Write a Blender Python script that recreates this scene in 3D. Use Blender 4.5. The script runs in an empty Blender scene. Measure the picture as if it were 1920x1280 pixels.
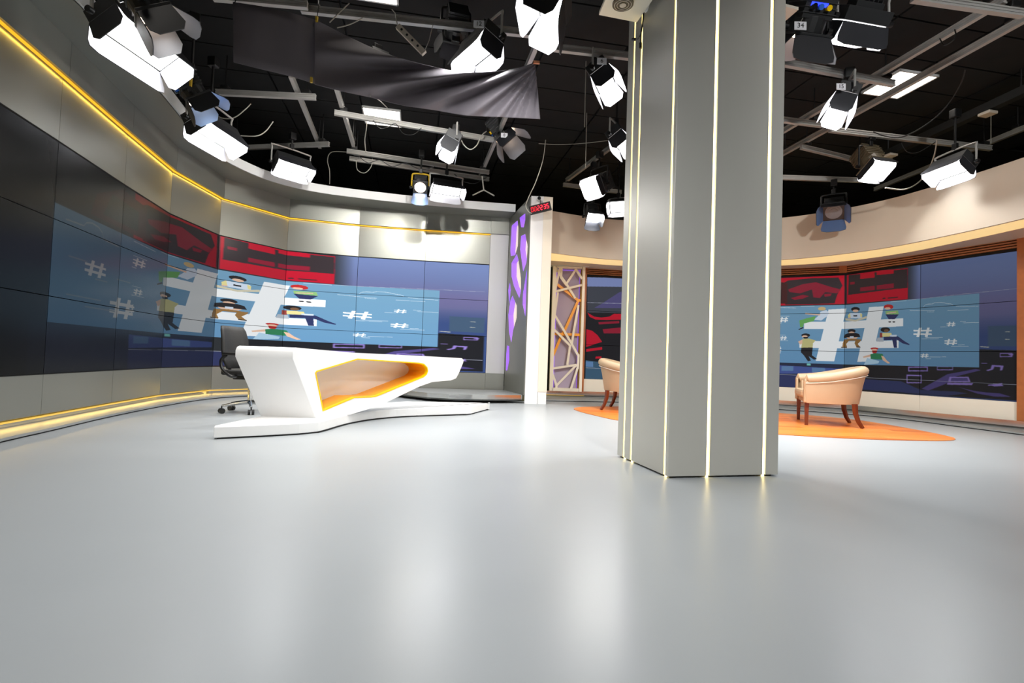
import bpy, bmesh, math, random
import numpy as np
from mathutils import Vector, Matrix
from mathutils.geometry import tessellate_polygon

S = bpy.context.scene
C = S.collection
R = math.radians
random.seed(7)

# ------------------------------------------------------------------ camera
EYE = Vector((0, 0, .72)); FPX = 977.7
_p, _a = R(1.985), R(2.0035)
_w = Vector((0, math.cos(_p), math.sin(_p)))
_u0 = Vector((0, -math.sin(_p), math.cos(_p))); _r0 = Vector((1, 0, 0))
_r = _r0 * math.cos(_a) + _u0 * math.sin(_a)
_u = _u0 * math.cos(_a) - _r0 * math.sin(_a)
cd = bpy.data.cameras.new('camera'); cam = bpy.data.objects.new('camera', cd); C.objects.link(cam)
cd.sensor_width = 36; cd.lens = FPX / 1920 * 36; cd.clip_start = .05; cd.clip_end = 100
cam.matrix_world = Matrix(((_r.x, _u.x, -_w.x, EYE.x), (_r.y, _u.y, -_w.y, EYE.y), (_r.z, _u.z, -_w.z, EYE.z), (0, 0, 0, 1)))
S.camera = cam

# ------------------------------------------------------------------ world, exposure
S.view_settings.view_transform = 'Standard'; S.view_settings.look = 'None'
S.view_settings.exposure = 0.0; S.view_settings.gamma = 1.0; S.view_settings.use_curve_mapping = False
wd = bpy.data.worlds.new('world'); S.world = wd; wd.use_nodes = True
wd.node_tree.nodes['Background'].inputs[0].default_value = (.5, .5, .5, 1)
wd.node_tree.nodes['Background'].inputs[1].default_value = .02
S.cycles.use_denoising = True
S.cycles.max_bounces = 6; S.cycles.diffuse_bounces = 4; S.cycles.glossy_bounces = 4
S.cycles.sample_clamp_indirect = 6; S.cycles.caustics_reflective = False; S.cycles.caustics_refractive = False

LAMP_W = 25.0      # radiant watts of a full-size soft panel

# large ceiling fill: the real ceiling light panels are emitters built further down

# ------------------------------------------------------------------ pixel -> world helpers (measurement of the photograph)
def ray(x, y): return _w + _r * ((x - 960) / FPX) - _u * ((y - 640) / FPX)
def atz(x, y, z=0.0):
    d = ray(x, y); return EYE + d * ((z - EYE.z) / d.z)
def aty(x, y, Y):
    d = ray(x, y); return EYE + d * (Y / d.y)
def atl(x, y, A, B):
    d = ray(x, y); n = Vector((-(B[1] - A[1]), B[0] - A[0]))
    t = (n.x * A[0] + n.y * A[1]) / (n.x * d.x + n.y * d.y); return EYE + d * t

# ------------------------------------------------------------------ materials
def lin(c): return c / 12.92 if c <= .04045 else ((c + .055) / 1.055) ** 2.4
def rgb(r, g, b): return (lin(r / 255), lin(g / 255), lin(b / 255), 1)
def mat(name, col, rough=.5, metal=0., emis=None, es=0., noise=0., nscale=6., bump=0., spec=.5, coat=0., brushed=False):
    m = bpy.data.materials.new(name); m.use_nodes = True; nt = m.node_tree; b = nt.nodes['Principled BSDF']
    b.inputs['Base Color'].default_value = col; b.inputs['Roughness'].default_value = rough
    b.inputs['Metallic'].default_value = metal; b.inputs['Specular IOR Level'].default_value = spec
    b.inputs['Coat Weight'].default_value = coat; b.inputs['Coat Roughness'].default_value = .08
    if emis: b.inputs['Emission Color'].default_value = emis; b.inputs['Emission Strength'].default_value = es
    if noise or bump:
        tc = nt.nodes.new('ShaderNodeTexCoord'); n = nt.nodes.new('ShaderNodeTexNoise'); n.inputs['Scale'].default_value = nscale; n.inputs['Detail'].default_value = 5
        src = tc.outputs['Object']
        if brushed:
            mp = nt.nodes.new('ShaderNodeMapping'); mp.inputs['Scale'].default_value = (1, 1, .06); nt.links.new(src, mp.inputs[0]); src = mp.outputs[0]
        nt.links.new(src, n.inputs['Vector'])
        if noise:
            mx = nt.nodes.new('ShaderNodeMix'); mx.data_type = 'RGBA'
            mx.inputs[6].default_value = tuple(c * (1 - noise) for c in col[:3]) + (1,); mx.inputs[7].default_value = tuple(min(1, c * (1 + noise)) for c in col[:3]) + (1,)
            nt.links.new(n.outputs[0], mx.inputs[0]); nt.links.new(mx.outputs[2], b.inputs['Base Color'])
            mr = nt.nodes.new('ShaderNodeMapRange'); mr.inputs[3].default_value = rough * .85; mr.inputs[4].default_value = min(1, rough * 1.15)
            nt.links.new(n.outputs[0], mr.inputs[0]); nt.links.new(mr.outputs[0], b.inputs['Roughness'])
        if bump:
            bp = nt.nodes.new('ShaderNodeBump'); bp.inputs['Strength'].default_value = bump; bp.inputs['Distance'].default_value = .01
            nt.links.new(n.outputs[0], bp.inputs['Height']); nt.links.new(bp.outputs[0], b.inputs['Normal'])
    return m

M = {}
M['floor'] = mat('floor_epoxy', rgb(163, 168, 171), .32, noise=.06, nscale=1.3, bump=.015, spec=.14)
M['black'] = mat('black_paint', rgb(22, 23, 22), .7, noise=.2, nscale=3)
M['tile'] = mat('ceiling_tile_black', rgb(9, 10, 10), .95, noise=.3, nscale=2)
M['alu'] = mat('aluminium_panel', rgb(156, 157, 149), .34, metal=.65, noise=.015, nscale=1.2)
M['alu_w'] = mat('white_set_panel', rgb(222, 222, 220), .35, metal=.1, noise=.03, nscale=2)
M['white'] = mat('gloss_white', rgb(246, 246, 246), .22, coat=.3, noise=.02, nscale=3)
M['whitem'] = mat('matt_white', rgb(236, 236, 235), .5, noise=.02, nscale=3)
M['cream'] = mat('cream_paint', rgb(240, 232, 215), .5, noise=.03, nscale=3)
M['beige'] = mat('beige_header_paint', rgb(214, 202, 182), .45, noise=.05, nscale=1.2)
M['pillar'] = mat('pillar_cladding', rgb(180, 179, 171), .38, metal=.12, noise=.05, nscale=2, brushed=True)
M['grey'] = mat('grey_vinyl', rgb(150, 153, 152), .35, noise=.05, nscale=3)
M['chrome'] = mat('chrome', rgb(200, 200, 198), .12, metal=1., noise=.05, nscale=8)
M['rail'] = mat('rail_aluminium', rgb(182, 180, 175), .38, metal=.4, noise=.12, nscale=9)
M['led_y'] = mat('led_yellow', rgb(255, 200, 40), .5, emis=rgb(240, 180, 40), es=.85)
M['led_y2'] = mat('led_yellow_soft', rgb(230, 190, 90), .5, emis=rgb(215, 175, 70), es=.45)
M['led_w'] = mat('led_warm', rgb(255, 246, 205), .5, emis=rgb(255, 228, 150), es=7.0)
M['soffit_led'] = mat('soffit_light_panel', rgb(250, 225, 160), .4, emis=rgb(246, 216, 150), es=.7)
M['wood'] = mat('orange_wood', rgb(178, 105, 55), .4, noise=.2, nscale=14)
M['wood_slat'] = mat('slat_wood', rgb(170, 112, 72), .45, noise=.2, nscale=14)
M['wood_dk'] = mat('mahogany_leg', rgb(98, 42, 20), .3, noise=.2, nscale=20)
M['shadow'] = mat('black_joint', rgb(12, 12, 12), .8, noise=.1)
M['yellow'] = mat('yellow_lacquer', rgb(255, 205, 0), .35, noise=.03, nscale=4)
M['orange'] = mat('orange_lacquer', rgb(253, 168, 22), .4, noise=.03, nscale=4)
M['purple'] = mat('purple_lining', rgb(165, 120, 235), .45, noise=.05, nscale=5, emis=rgb(160, 105, 245), es=.5)
M['creamlit'] = mat('cream_backlight', rgb(250, 240, 205), .5, emis=rgb(255, 242, 190), es=.55)
M['lilac'] = mat('lilac_backboard', rgb(182, 168, 190), .6, noise=.08, nscale=2.5)
M['gold'] = mat('gold_strip', rgb(175, 135, 25), .4, noise=.05)
M['cloth'] = mat('dark_grey_cloth', rgb(116, 110, 116), .75, noise=.1, nscale=5)
M['leath'] = mat('beige_leather', rgb(180, 156, 126), .5, noise=.06, nscale=8, bump=.1)
M['blackm'] = mat('black_mesh', rgb(34, 34, 33), .6, noise=.2, nscale=60, bump=.2)
M['blackp'] = mat('black_plastic', rgb(20, 20, 20), .4, noise=.1)
M['lampb'] = mat('lamp_housing_black', rgb(38, 39, 40), .45, noise=.15, nscale=8)
M['lampbr'] = mat('lamp_housing_bronze', rgb(84, 74, 56), .45, noise=.15, nscale=8)
M['door_in'] = mat('door_inner_white', rgb(225, 226, 232), .35, metal=.2, noise=.03)
M['door_out'] = mat('door_outer_black', rgb(32, 33, 38), .5, noise=.1)
M['door_bl'] = mat('door_blue_sheen', rgb(120, 146, 190), .3, metal=.5, noise=.05)
M['door_sil'] = mat('door_inner_grey', rgb(120, 124, 134), .35, metal=.4, noise=.05)
M['diff'] = mat('lamp_diffuser', rgb(255, 255, 255), .5, emis=(1, 1, 1, 1), es=6)
M['lens'] = mat('fresnel_lens_glow', rgb(255, 230, 200), .3, emis=rgb(255, 225, 190), es=14)
M['lens_off'] = mat('fresnel_lens_dim', rgb(120, 120, 125), .2, noise=.1, nscale=20)
M['cpanel'] = mat('ceiling_light_panel', rgb(255, 250, 242), .5, emis=rgb(255, 248, 238), es=6)
M['yelp'] = mat('yellow_painted_steel', rgb(205, 170, 40), .4, noise=.05)
M['bluek'] = mat('blue_knob', rgb(50, 110, 215), .4, noise=.05)
M['paper'] = mat('white_card', rgb(235, 235, 240), .6, noise=.02)
M['ink'] = mat('black_ink', rgb(15, 15, 18), .6, noise=.02)
M['red_led'] = mat('red_led', rgb(255, 30, 50), .4, emis=rgb(255, 40, 60), es=2.6)
M['red_dim'] = mat('red_led_dim', rgb(190, 10, 30), .4, emis=rgb(225, 12, 40), es=1.1)
M['blue_led'] = mat('blue_display', rgb(40, 60, 255), .4, emis=rgb(40, 60, 255), es=2.5)
M['redback'] = mat('clock_window', rgb(45, 5, 10), .3, noise=.05)
M['cable'] = mat('black_cable', rgb(26, 26, 26), .5, noise=.05)
M['cablew'] = mat('pale_cable', rgb(165, 162, 152), .5, noise=.05)
M['strip'] = mat('cream_plastic', rgb(205, 195, 180), .5, noise=.03)
M['peach'] = mat('peach_clip', rgb(225, 150, 110), .5, noise=.05)

# ------------------------------------------------------------------ mesh builder
class MB:
    def __init__(s): s.v = []; s.f = []; s.m = []; s.uv = {}
    def add(s, vs, fs, mi=0, X=None):
        o = len(s.v)
        for p in vs:
            p = Vector(p); s.v.append(X @ p if X is not None else p)
        for f in fs: s.f.append([i + o for i in f]); s.m.append(mi)
        return s
    def box(s, c, d, mi=0, X=None, taper=None):
        x, y, z = c; a, b, h = d[0] / 2, d[1] / 2, d[2] / 2
        vs = [(x - a, y - b, z - h), (x + a, y - b, z - h), (x + a, y + b, z - h), (x - a, y + b, z - h), (x - a, y - b, z + h), (x + a, y - b, z + h), (x + a, y + b, z + h), (x - a, y + b, z + h)]
        return s.add(vs, [(0, 3, 2, 1), (4, 5, 6, 7), (0, 1, 5, 4), (1, 2, 6, 5), (2, 3, 7, 6), (3, 0, 4, 7)], mi, X)
    def hexa(s, lo, hi, mi=0, X=None):     # two quads
        return s.add(list(lo) + list(hi), [(0, 3, 2, 1), (4, 5, 6, 7), (0, 1, 5, 4), (1, 2, 6, 5), (2, 3, 7, 6), (3, 0, 4, 7)], mi, X)
    def prism(s, poly, z0, z1, mi=0, X=None):
        n = len(poly)
        ar = sum(poly[i][0] * poly[(i + 1) % n][1] - poly[(i + 1) % n][0] * poly[i][1] for i in range(n))
        if ar < 0: poly = poly[::-1]
        vs = [(p[0], p[1], z0) for p in poly] + [(p[0], p[1], z1) for p in poly]
        fs = [tuple(range(n))[::-1], tuple(range(n, 2 * n))] + [(i, (i + 1) % n, n + (i + 1) % n, n + i) for i in range(n)]
        return s.add(vs, fs, mi, X)
    def tube(s, pts, r, n=8, mi=0, X=None, cap=True, closed=False):
        pts = [Vector(p) for p in pts]; rs = r if isinstance(r, (list, tuple)) else [r] * len(pts)
        k = len(pts); T = []
        for i in range(k):
            if closed: t = pts[(i + 1) % k] - pts[i - 1]
            else: t = pts[min(i + 1, k - 1)] - pts[max(i - 1, 0)]
            T.append(t.normalized() if t.length > 1e-9 else Vector((0, 0, 1)))
        ref = Vector((0, 0, 1)) if abs(T[0].z) < .9 else Vector((1, 0, 0))
        nrm = (ref - T[0] * ref.dot(T[0])).normalized(); vs = []
        for i in range(k):
            nrm = (nrm - T[i] * nrm.dot(T[i])); nrm = nrm.normalized() if nrm.length > 1e-6 else T[i].orthogonal().normalized(); b = T[i].cross(nrm)
            for j in range(n):
                a = 2 * math.pi * j / n; vs.append(pts[i] + (nrm * math.cos(a) + b * math.sin(a)) * rs[i])
        fs = []
        for i in range(k if closed else k - 1):
            i2 = (i + 1) % k
            for j in range(n): j2 = (j + 1) % n; fs.append((i * n + j, i * n + j2, i2 * n + j2, i2 * n + j))
        if cap and not closed: fs += [tuple(range(n))[::-1], tuple(range((k - 1) * n, k * n))]
        return s.add(vs, fs, mi, X)
    def cyl(s, a, b, r, n=14, mi=0, X=None, r2=None): return s.tube([a, b], [r, r if r2 is None else r2], n, mi, X)
    def sphere(s, c, r, n=10, mi=0, X=None, sz=1.):
        vs = []; fs = []; c = Vector(c); m = n // 2
        for i in range(1, m):
            t = math.pi * i / m
            for j in range(n): a = 2 * math.pi * j / n; vs.append(c + Vector((r * math.sin(t) * math.cos(a), r * math.sin(t) * math.sin(a), r * sz * math.cos(t))))
        for i in range(m - 2):
            for j in range(n): j2 = (j + 1) % n; fs.append((i * n + j, (i + 1) * n + j, (i + 1) * n + j2, i * n + j2))
        vs += [c + Vector((0, 0, r * sz)), c - Vector((0, 0, r * sz))]; t = len(vs) - 2
        for j in range(n): j2 = (j + 1) % n; fs += [(t, j, j2), (t + 1, (m - 2) * n + j2, (m - 2) * n + j)]
        return s.add(vs, fs, mi, X)
    def plate(s, outer, holes, P, D, thick, mi=0, mh=None, back=True):
        """flat plate with holes. P(a,b) -> 3D point on the front, D = unit vector to the back"""
        D = Vector(D)
        loops = [[Vector((a, b, 0)) for a, b in outer]] + [[Vector((a, b, 0)) for a, b in h] for h in holes]
        tri = tessellate_polygon(loops); flat = [p for l in loops for p in l]
        fr = [P(p.x, p.y) for p in flat]; n = len(fr)
        s.add(fr, [tuple(t) for t in tri], mi)
        if back: s.add([p + D * thick for p in fr], [tuple(t)[::-1] for t in tri], mi)
        o = 0
        for li, l in enumerate(loops):
            k = len(l); mm = mi if li == 0 or mh is None else mh
            s.add([fr[o + i] for i in range(k)] + [fr[o + i] + D * thick for i in range(k)], [(i, (i + 1) % k, k + (i + 1) % k, k + i) for i in range(k)], mm)
            o += k
        return s
    def build(s, name, mats, parent=None, smooth=False, world=True, bevel=0, fixn=True):
        me = bpy.data.meshes.new(name)
        vs = s.v
        if parent is not None and world:
            inv = Matrix.LocRotScale(parent.location, parent.rotation_euler, None).inverted(); vs = [inv @ v for v in vs]
        me.from_pydata([tuple(v) for v in vs], [], s.f)
        mats = mats if isinstance(mats, (list, tuple)) else [mats]
        for m in mats: me.materials.append(m)
        if len(mats) > 1: me.polygons.foreach_set('material_index', s.m)
        if fixn:
            bm = bmesh.new(); bm.from_mesh(me); bmesh.ops.recalc_face_normals(bm, faces=bm.faces); bm.to_mesh(me); bm.free()
        if smooth:
            me.polygons.foreach_set('use_smooth', [True] * len(me.polygons)); me.set_sharp_from_angle(angle=R(40))
        me.update()
        o = bpy.data.objects.new(name, me); C.objects.link(o)
        if parent is not None: o.parent = parent
        if bevel:
            b = o.modifiers.new('bevel', 'BEVEL'); b.width = bevel; b.segments = 2; b.limit_method = 'ANGLE'; b.angle_limit = R(35)
        return o

def tag(o, label, cat, group=None, kind=None):
    o['label'] = label; o['category'] = cat
    if group: o['group'] = group
    if kind: o['kind'] = kind
    return o
def thing(name, label, cat, loc=(0, 0, 0), rz=0., group=None, kind=None):
    o = bpy.data.objects.new(name, None); C.objects.link(o); o.location = loc; o.rotation_euler = (0, 0, rz); o.empty_display_size = .1
    return tag(o, label, cat, group, kind)
def struct(mb, name, m, label, **k): return tag(mb.build(name, m, **k), label, 'structure' if 'cat' not in k else k['cat'], kind='structure')
def cat_rom(pts, k=6, closed=False):
    pts = [Vector(p) for p in pts]; n = len(pts); out = []
    for i in range(n if closed else n - 1):
        if closed: p0, p1, p2, p3 = pts[i - 1], pts[i], pts[(i + 1) % n], pts[(i + 2) % n]
        else: p0, p1, p2, p3 = pts[max(i - 1, 0)], pts[i], pts[i + 1], pts[min(i + 2, n - 1)]
        for j in range(k):
            t = j / k; out.append(.5 * ((2 * p1) + (p2 - p0) * t + (2 * p0 - 5 * p1 + 4 * p2 - p3) * t * t + (3 * p1 - p0 - 3 * p2 + p3) * t ** 3))
    if not closed: out.append(pts[-1])
    return out
def offset(path, d):      # offset open plan polyline to its right side by d (2D)
    out = []; n = len(path)
    for i in range(n):
        ns = []
        for a, b in ((i - 1, i), (i, i + 1)):
            if a >= 0 and b < n:
                e = Vector((path[b][0] - path[a][0], path[b][1] - path[a][1])); e.normalize(); ns.append(Vector((e.y, -e.x)))
        m = sum(ns, Vector((0, 0))); m.normalize(); k = 1 / max(.5, m.dot(ns[0])); out.append((path[i][0] + m.x * d * k, path[i][1] + m.y * d * k))
    return out
def ribbon(mb, path, z0, z1, mi=0):          # vertical wall sheet along plan path
    n = len(path)
    return mb.add([(p[0], p[1], z0) for p in path] + [(p[0], p[1], z1) for p in path], [(i, i + 1, n + i + 1, n + i) for i in range(n - 1)], mi)
def slab(mb, pa, pb, z0, z1, mi=0):          # solid between two plan polylines with equal counts
    n = len(pa); vs = []
    for z in (z0, z1):
        vs += [(p[0], p[1], z) for p in pa] + [(p[0], p[1], z) for p in pb]
    fs = []
    for i in range(n - 1):
        fs += [(i, n + i, n + i + 1, i + 1), (2 * n + i, 2 * n + i + 1, 3 * n + i + 1, 3 * n + i), (i, i + 1, 2 * n + i + 1, 2 * n + i), (n + i, 3 * n + i, 3 * n + i + 1, n + i + 1)]
    fs += [(0, 2 * n, 3 * n, n), (n - 1, 2 * n - 1, 4 * n - 1, 3 * n - 1)]
    return mb.add(vs, fs, mi)

# ================================================================== ROOM SHELL
CZ = 4.6
struct(MB().box((1, 4.5, -.05), (18, 19, .1)), 'floor', M['floor'], 'grey glossy epoxy studio floor with soft lamp reflections')
struct(MB().box((1, 14.05, 2.4), (18, .1, 5)), 'wall_back', M['black'], 'black studio wall behind the set')
struct(MB().box((1, -5.05, 2.4), (18, .1, 5)), 'wall_front', M['black'], 'black studio wall opposite the set')
struct(MB().box((-8.05, 4.5, 2.4), (.1, 19, 5)), 'wall_outer_left', M['black'], 'black studio wall on the far left')
struct(MB().box((10.05, 4.5, 2.4), (.1, 19, 5)), 'wall_outer_right', M['black'], 'black studio wall on the far right')
ceil = struct(MB().box((1, 4.5, CZ + .12), (18, 19, .1)), 'ceiling', M['shadow'], 'black suspended studio ceiling of square tiles')
ceil.location = (0, 0, 0)
# ceiling tiles along the rig direction (about 10 degrees), shared mesh; spots of the light panels left open
ang = R(10.5); ex = Vector((math.cos(ang), math.sin(ang))); ey = Vector((-ex.y, ex.x))
org = Vector((-2.473, 8.003))
# light panel cells (i,j) in .6 m grid whose corner is the panel in front of the desk
tm = bpy.data.meshes.new('ceiling_tile'); tb = MB().box((.6, .3, 0), (1.17, .575, .03)); tm.from_pydata([tuple(v) for v in tb.v], [], tb.f); tm.materials.append(M['tile'])
th = bpy.data.meshes.new('ceiling_tile_half'); tb = MB().box((.3, .3, 0), (.575, .575, .03)); th.from_pydata([tuple(v) for v in tb.v], [], tb.f); th.materials.append(M['tile'])
def cell(p): d = Vector((p[0], p[1])) - org; return d.dot(ex) / .6, d.dot(ey) / .6
lights = [(-2.473, 8.003), (4.825, 6.517), (-1.86, 4.93), (4.2, 11.2), (-3.0, 2.3), (3.2, 2.0)]
panelcells = set()
cnt = 0
for j in range(-9, 9):
    for i in range(-6, 19, 2):
        c = org + ex * (i * .6) + ey * (j * .6)
        mid = c + ex * .6 + ey * .3
        if mid.y < 2.0 or mid.y > 12.6 or abs(mid.x) > mid.y * 1.15 + 1.5 or mid.x < -7 or mid.x > 9 or cnt > 285: continue
        for k in ((i, j), (i + 1, j)):
            if k in panelcells: break
        else:
            o = bpy.data.objects.new('ceiling_tile', tm); o.location = (c.x, c.y, CZ + .015); o.rotation_euler = (0, 0, ang); C.objects.link(o); o.parent = ceil; cnt += 1; continue
        k2 = (i, j) if (i + 1, j) in panelcells else (i + 1, j)
        c = org + ex * (k2[0] * .6) + ey * (k2[1] * .6)
        o = bpy.data.objects.new('ceiling_tile', th); o.location = (c.x, c.y, CZ + .015); o.rotation_euler = (0, 0, ang); C.objects.link(o); o.parent = ceil; cnt += 1
CL = ['square white ceiling light panel crossed by a rail, left of the draped cloth end', 'square white ceiling light panel crossed by the long diagonal rails on the right',
      'square white ceiling light panel cut by the top edge above the long rail', 'square white ceiling light panel hidden above the right set wall',
      'square white ceiling light panel above the left foreground', 'square white ceiling light panel above the right foreground']
for n, c in enumerate(lights):
    c = Vector(c)
    t = thing('ceiling_light', CL[n], 'ceiling light', (c.x, c.y, CZ - .02), ang, 'square ceiling light panels')
    fr = MB()
    for (x, y, a, b) in ((.3, .01, .6, .02), (.3, .59, .6, .02), (.01, .3, .02, .6), (.59, .3, .02, .6)): fr.box((x, y, .005), (a, b, .03))
    fr.build('frame', M['alu_w'], t, world=False)
    MB().box((.3, .3, .005), (.56, .56, .01)).build('diffuser', M['cpanel'], t, world=False)

# ================================================================== SET WALL PLAN
LP = [(-3.20, 1.02), (-3.52, 2.19), (-3.80, 3.38), (-4.082, 4.568), (-4.371, 5.747), (-4.639, 6.931), (-4.656, 8.144), (-4.044, 9.192), (-2.882, 9.543), (-1.685, 9.743), (-.481, 9.892)]
RP = [(1.45, 10.42), (2.56, 10.55), (3.76, 10.36), (4.86, 9.87), (5.924, 9.283), (6.394, 8.163), (6.842, 7.036)]
ZL, ZR, HP = .452, .385, .685
LPx = LP + [(-.13, 9.93)]
RPx = [(.62, 10.30)] + RP + [(7.02, 6.60), (7.45, 5.5), (7.9, 4.3)]

def seg_panels(parent, name, pts, d, z0, z1, m, th=.03, gap=.002):
    """one flat panel per wall bay, its face standing d in front of the plan line"""
    q = offset(pts, d); qb = offset(pts, d - th)
    for i in range(len(pts) - 1):
        a, b, c, e = Vector(q[i]), Vector(q[i + 1]), Vector(qb[i]), Vector(qb[i + 1])
        t = (b - a).normalized() * gap
        MB().hexa([(a + t).to_3d() + Vector((0, 0, z0)), (b - t).to_3d() + Vector((0, 0, z0)), (e - t).to_3d() + Vector((0, 0, z0)), (c + t).to_3d() + Vector((0, 0, z0))],
                  [(a + t).to_3d() + Vector((0, 0, z1)), (b - t).to_3d() + Vector((0, 0, z1)), (e - t).to_3d() + Vector((0, 0, z1)), (c + t).to_3d() + Vector((0, 0, z1))]).build(name, m, parent)

# left plan runs from near-left to the back: interior lies on the right side of the path
wl = struct(slab(MB(), offset(LPx, -.10), offset(LPx, -.35), 0, 3.55), 'wall_left', M['black'], 'curved left set wall of grey metallic panels around the video screens')
seg_panels(wl, 'panel', LPx, 0, .10, ZL - .006, M['alu'])
seg_panels(wl, 'panel', LPx, 0, ZL + 3 * HP + .012, 3.09, M['alu'])
seg_panels(wl, 'panel', LPx, .05, 3.10, 3.43, M['alu'], th=.12)
end = [LP[-1], (-.13, 9.93)]
seg_panels(wl, 'panel', end, .012, ZL - .006, 3.43, M['alu_w'])
# kick strip mirror and yellow light strips
MBk = ribbon(MB(), offset(LPx, -.04), .02, .10); MBk.build('kick_strip', M['chrome'], wl)
q = offset(LP, .012); q2 = offset(LP, .035)
slab(MB(), q, q2, 3.078, 3.092).build('light_strip', M['led_y'], wl)
def strip_light(parent, A, B, z, W, col, out=.03, tilt=0):
    A, B = Vector(A), Vector(B); L = (B - A).length; e = (B - A).normalized(); n = Vector((e.y, -e.x)); c = (A + B) / 2 + n * out
    ld = bpy.data.lights.new('strip_light', 'AREA'); ld.shape = 'RECTANGLE'; ld.size = L * .98; ld.size_y = .012; ld.energy = W; ld.color = col
    o = bpy.data.objects.new('strip_light', ld); C.objects.link(o); o.parent = parent
    o.matrix_basis = Matrix.Translation((c.x, c.y, z)) @ Matrix.Rotation(math.atan2(e.y, e.x), 4, 'Z') @ Matrix.Rotation(R(-tilt), 4, 'X')
for i in range(1, 10): strip_light(wl, LP[i], LP[i + 1], 3.074, .8 if i < 6 else .4, (1, .62, .08), .024)
for i in range(1, 7): strip_light(wl, LP[i], LP[i + 1], .075, .9, (1, .66, .16), .004, tilt=40)
q = offset(LPx, -.02); q2 = offset(LPx, -.005)
slab(MB(), q, q2, .07, .085).build('light_strip', M['led_y2'], wl)
# low grey tier round the left wall
ledge = [(-2.95, 1.5), (-3.25, 2.5), (-3.602, 3.723), (-3.748, 4.32), (-3.979, 5.185), (-4.20, 6.3), (-4.30, 7.3), (-4.20, 7.95), (-3.95, 8.4), (-3.5, 8.85), (-2.6, 9.15), (-1.7, 9.2), (-.9, 9.05), (.26, 8.72)]
lc = [tuple(p[:2]) for p in cat_rom([(x, y, 0) for x, y in ledge], 5)]
def nearest_poly(path, n):
    L = [0]
    for a, b in zip(path, path[1:]): L.append(L[-1] + math.hypot(b[0] - a[0], b[1] - a[1]))
    out = []
    for k in range(n):
        s = L[-1] * k / (n - 1); i = max(j for j in range(len(L)) if L[j] <= s + 1e-9); i = min(i, len(path) - 2)
        t = (s - L[i]) / max(1e-9, L[i + 1] - L[i]); out.append((path[i][0] * (1 - t) + path[i + 1][0] * t, path[i][1] * (1 - t) + path[i + 1][1] * t))
    return out
NL = 60
backL = nearest_poly([(-3.4, 1.02)] + offset(LPx, -.08)[1:] + [(.25, 9.95)], NL)
fl = nearest_poly(lc, NL)
t1 = struct(slab(MB(), fl, backL, .012, .032), 'trim_1', M['grey'], 'low pale step running round the foot of the left set wall')
slab(MB(), offset(fl, -.015), offset(fl, -.05), 0, .012).build('shadow_gap', M['shadow'], t1)

# cornice over the left set: soffit, curved fascia
cz0, cz1 = 3.42, 3.56
cor = [(-2.95, 1.4), (-3.25, 2.6), (-3.505, 4.004), (-3.621, 4.683), (-3.823, 5.542), (-4.02, 6.3), (-4.167, 6.957), (-4.17, 7.5), (-3.946, 8.15), (-3.482, 8.62), (-2.84, 8.889), (-1.823, 9.17), (-.9, 9.33), (-.02, 9.45)]
cc = [tuple(p[:2]) for p in cat_rom([(x, y, 0) for x, y in cor], 6)]
co = nearest_poly(cc, NL); bk = nearest_poly([(-3.5, 1.2)] + offset(LPx, -.3)[1:], NL)
t2 = struct(slab(MB(), offset(co, -.02), bk, cz0, cz0 + .03), 'trim_2', M['alu'], 'grey soffit ledge overhanging the left video wall')
slab(MB(), co, offset(co, -.03), cz0, cz1).build('fascia', M['whitem'], t2, smooth=True)
slab(MB(), offset(co, -.03), bk, cz1 - .03, cz1).build('top_board', M['whitem'], t2)

# ================================================================== SCREEN PICTURE (flat print of the video walls, drawn into a generated image)
PAL = {'bld': (62, 84, 110), 'glow': (220, 215, 190), 'dk': (24, 24, 30), 'navy': (44, 52, 96), 'pur': (78, 68, 128), 'pl': (140, 120, 196), 'gl1': (66, 84, 150), 'gl2': (92, 128, 172), 'gl3': (120, 200, 190),
       'red': (186, 14, 42), 'rdk': (52, 42, 46), 'rmd': (140, 24, 48), 'wh': (236, 240, 242), 'wl': (196, 214, 226), 'blond': (206, 180, 130), 'pale': (206, 220, 236), 'skin': (226, 186, 160), 'grn': (104, 170, 92),
       'blk': (34, 32, 36), 'yel': (226, 216, 150), 'beige': (206, 200, 176), 'redh': (186, 44, 44), 'lgrn': (140, 186, 120), 'brn': (150, 112, 62), 'dskin': (116, 84, 60), 'rdp': (150, 66, 60), 'gry': (176, 184, 194),
       'khaki': (190, 186, 128), 'dgrn': (44, 128, 84), 'jean': (176, 210, 232), 'ln': (168, 172, 190), 'sky2': (122, 136, 184), 'pdk': (62, 66, 76), 'pmd': (80, 76, 122), 'teal': (56, 88, 112)}
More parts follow.
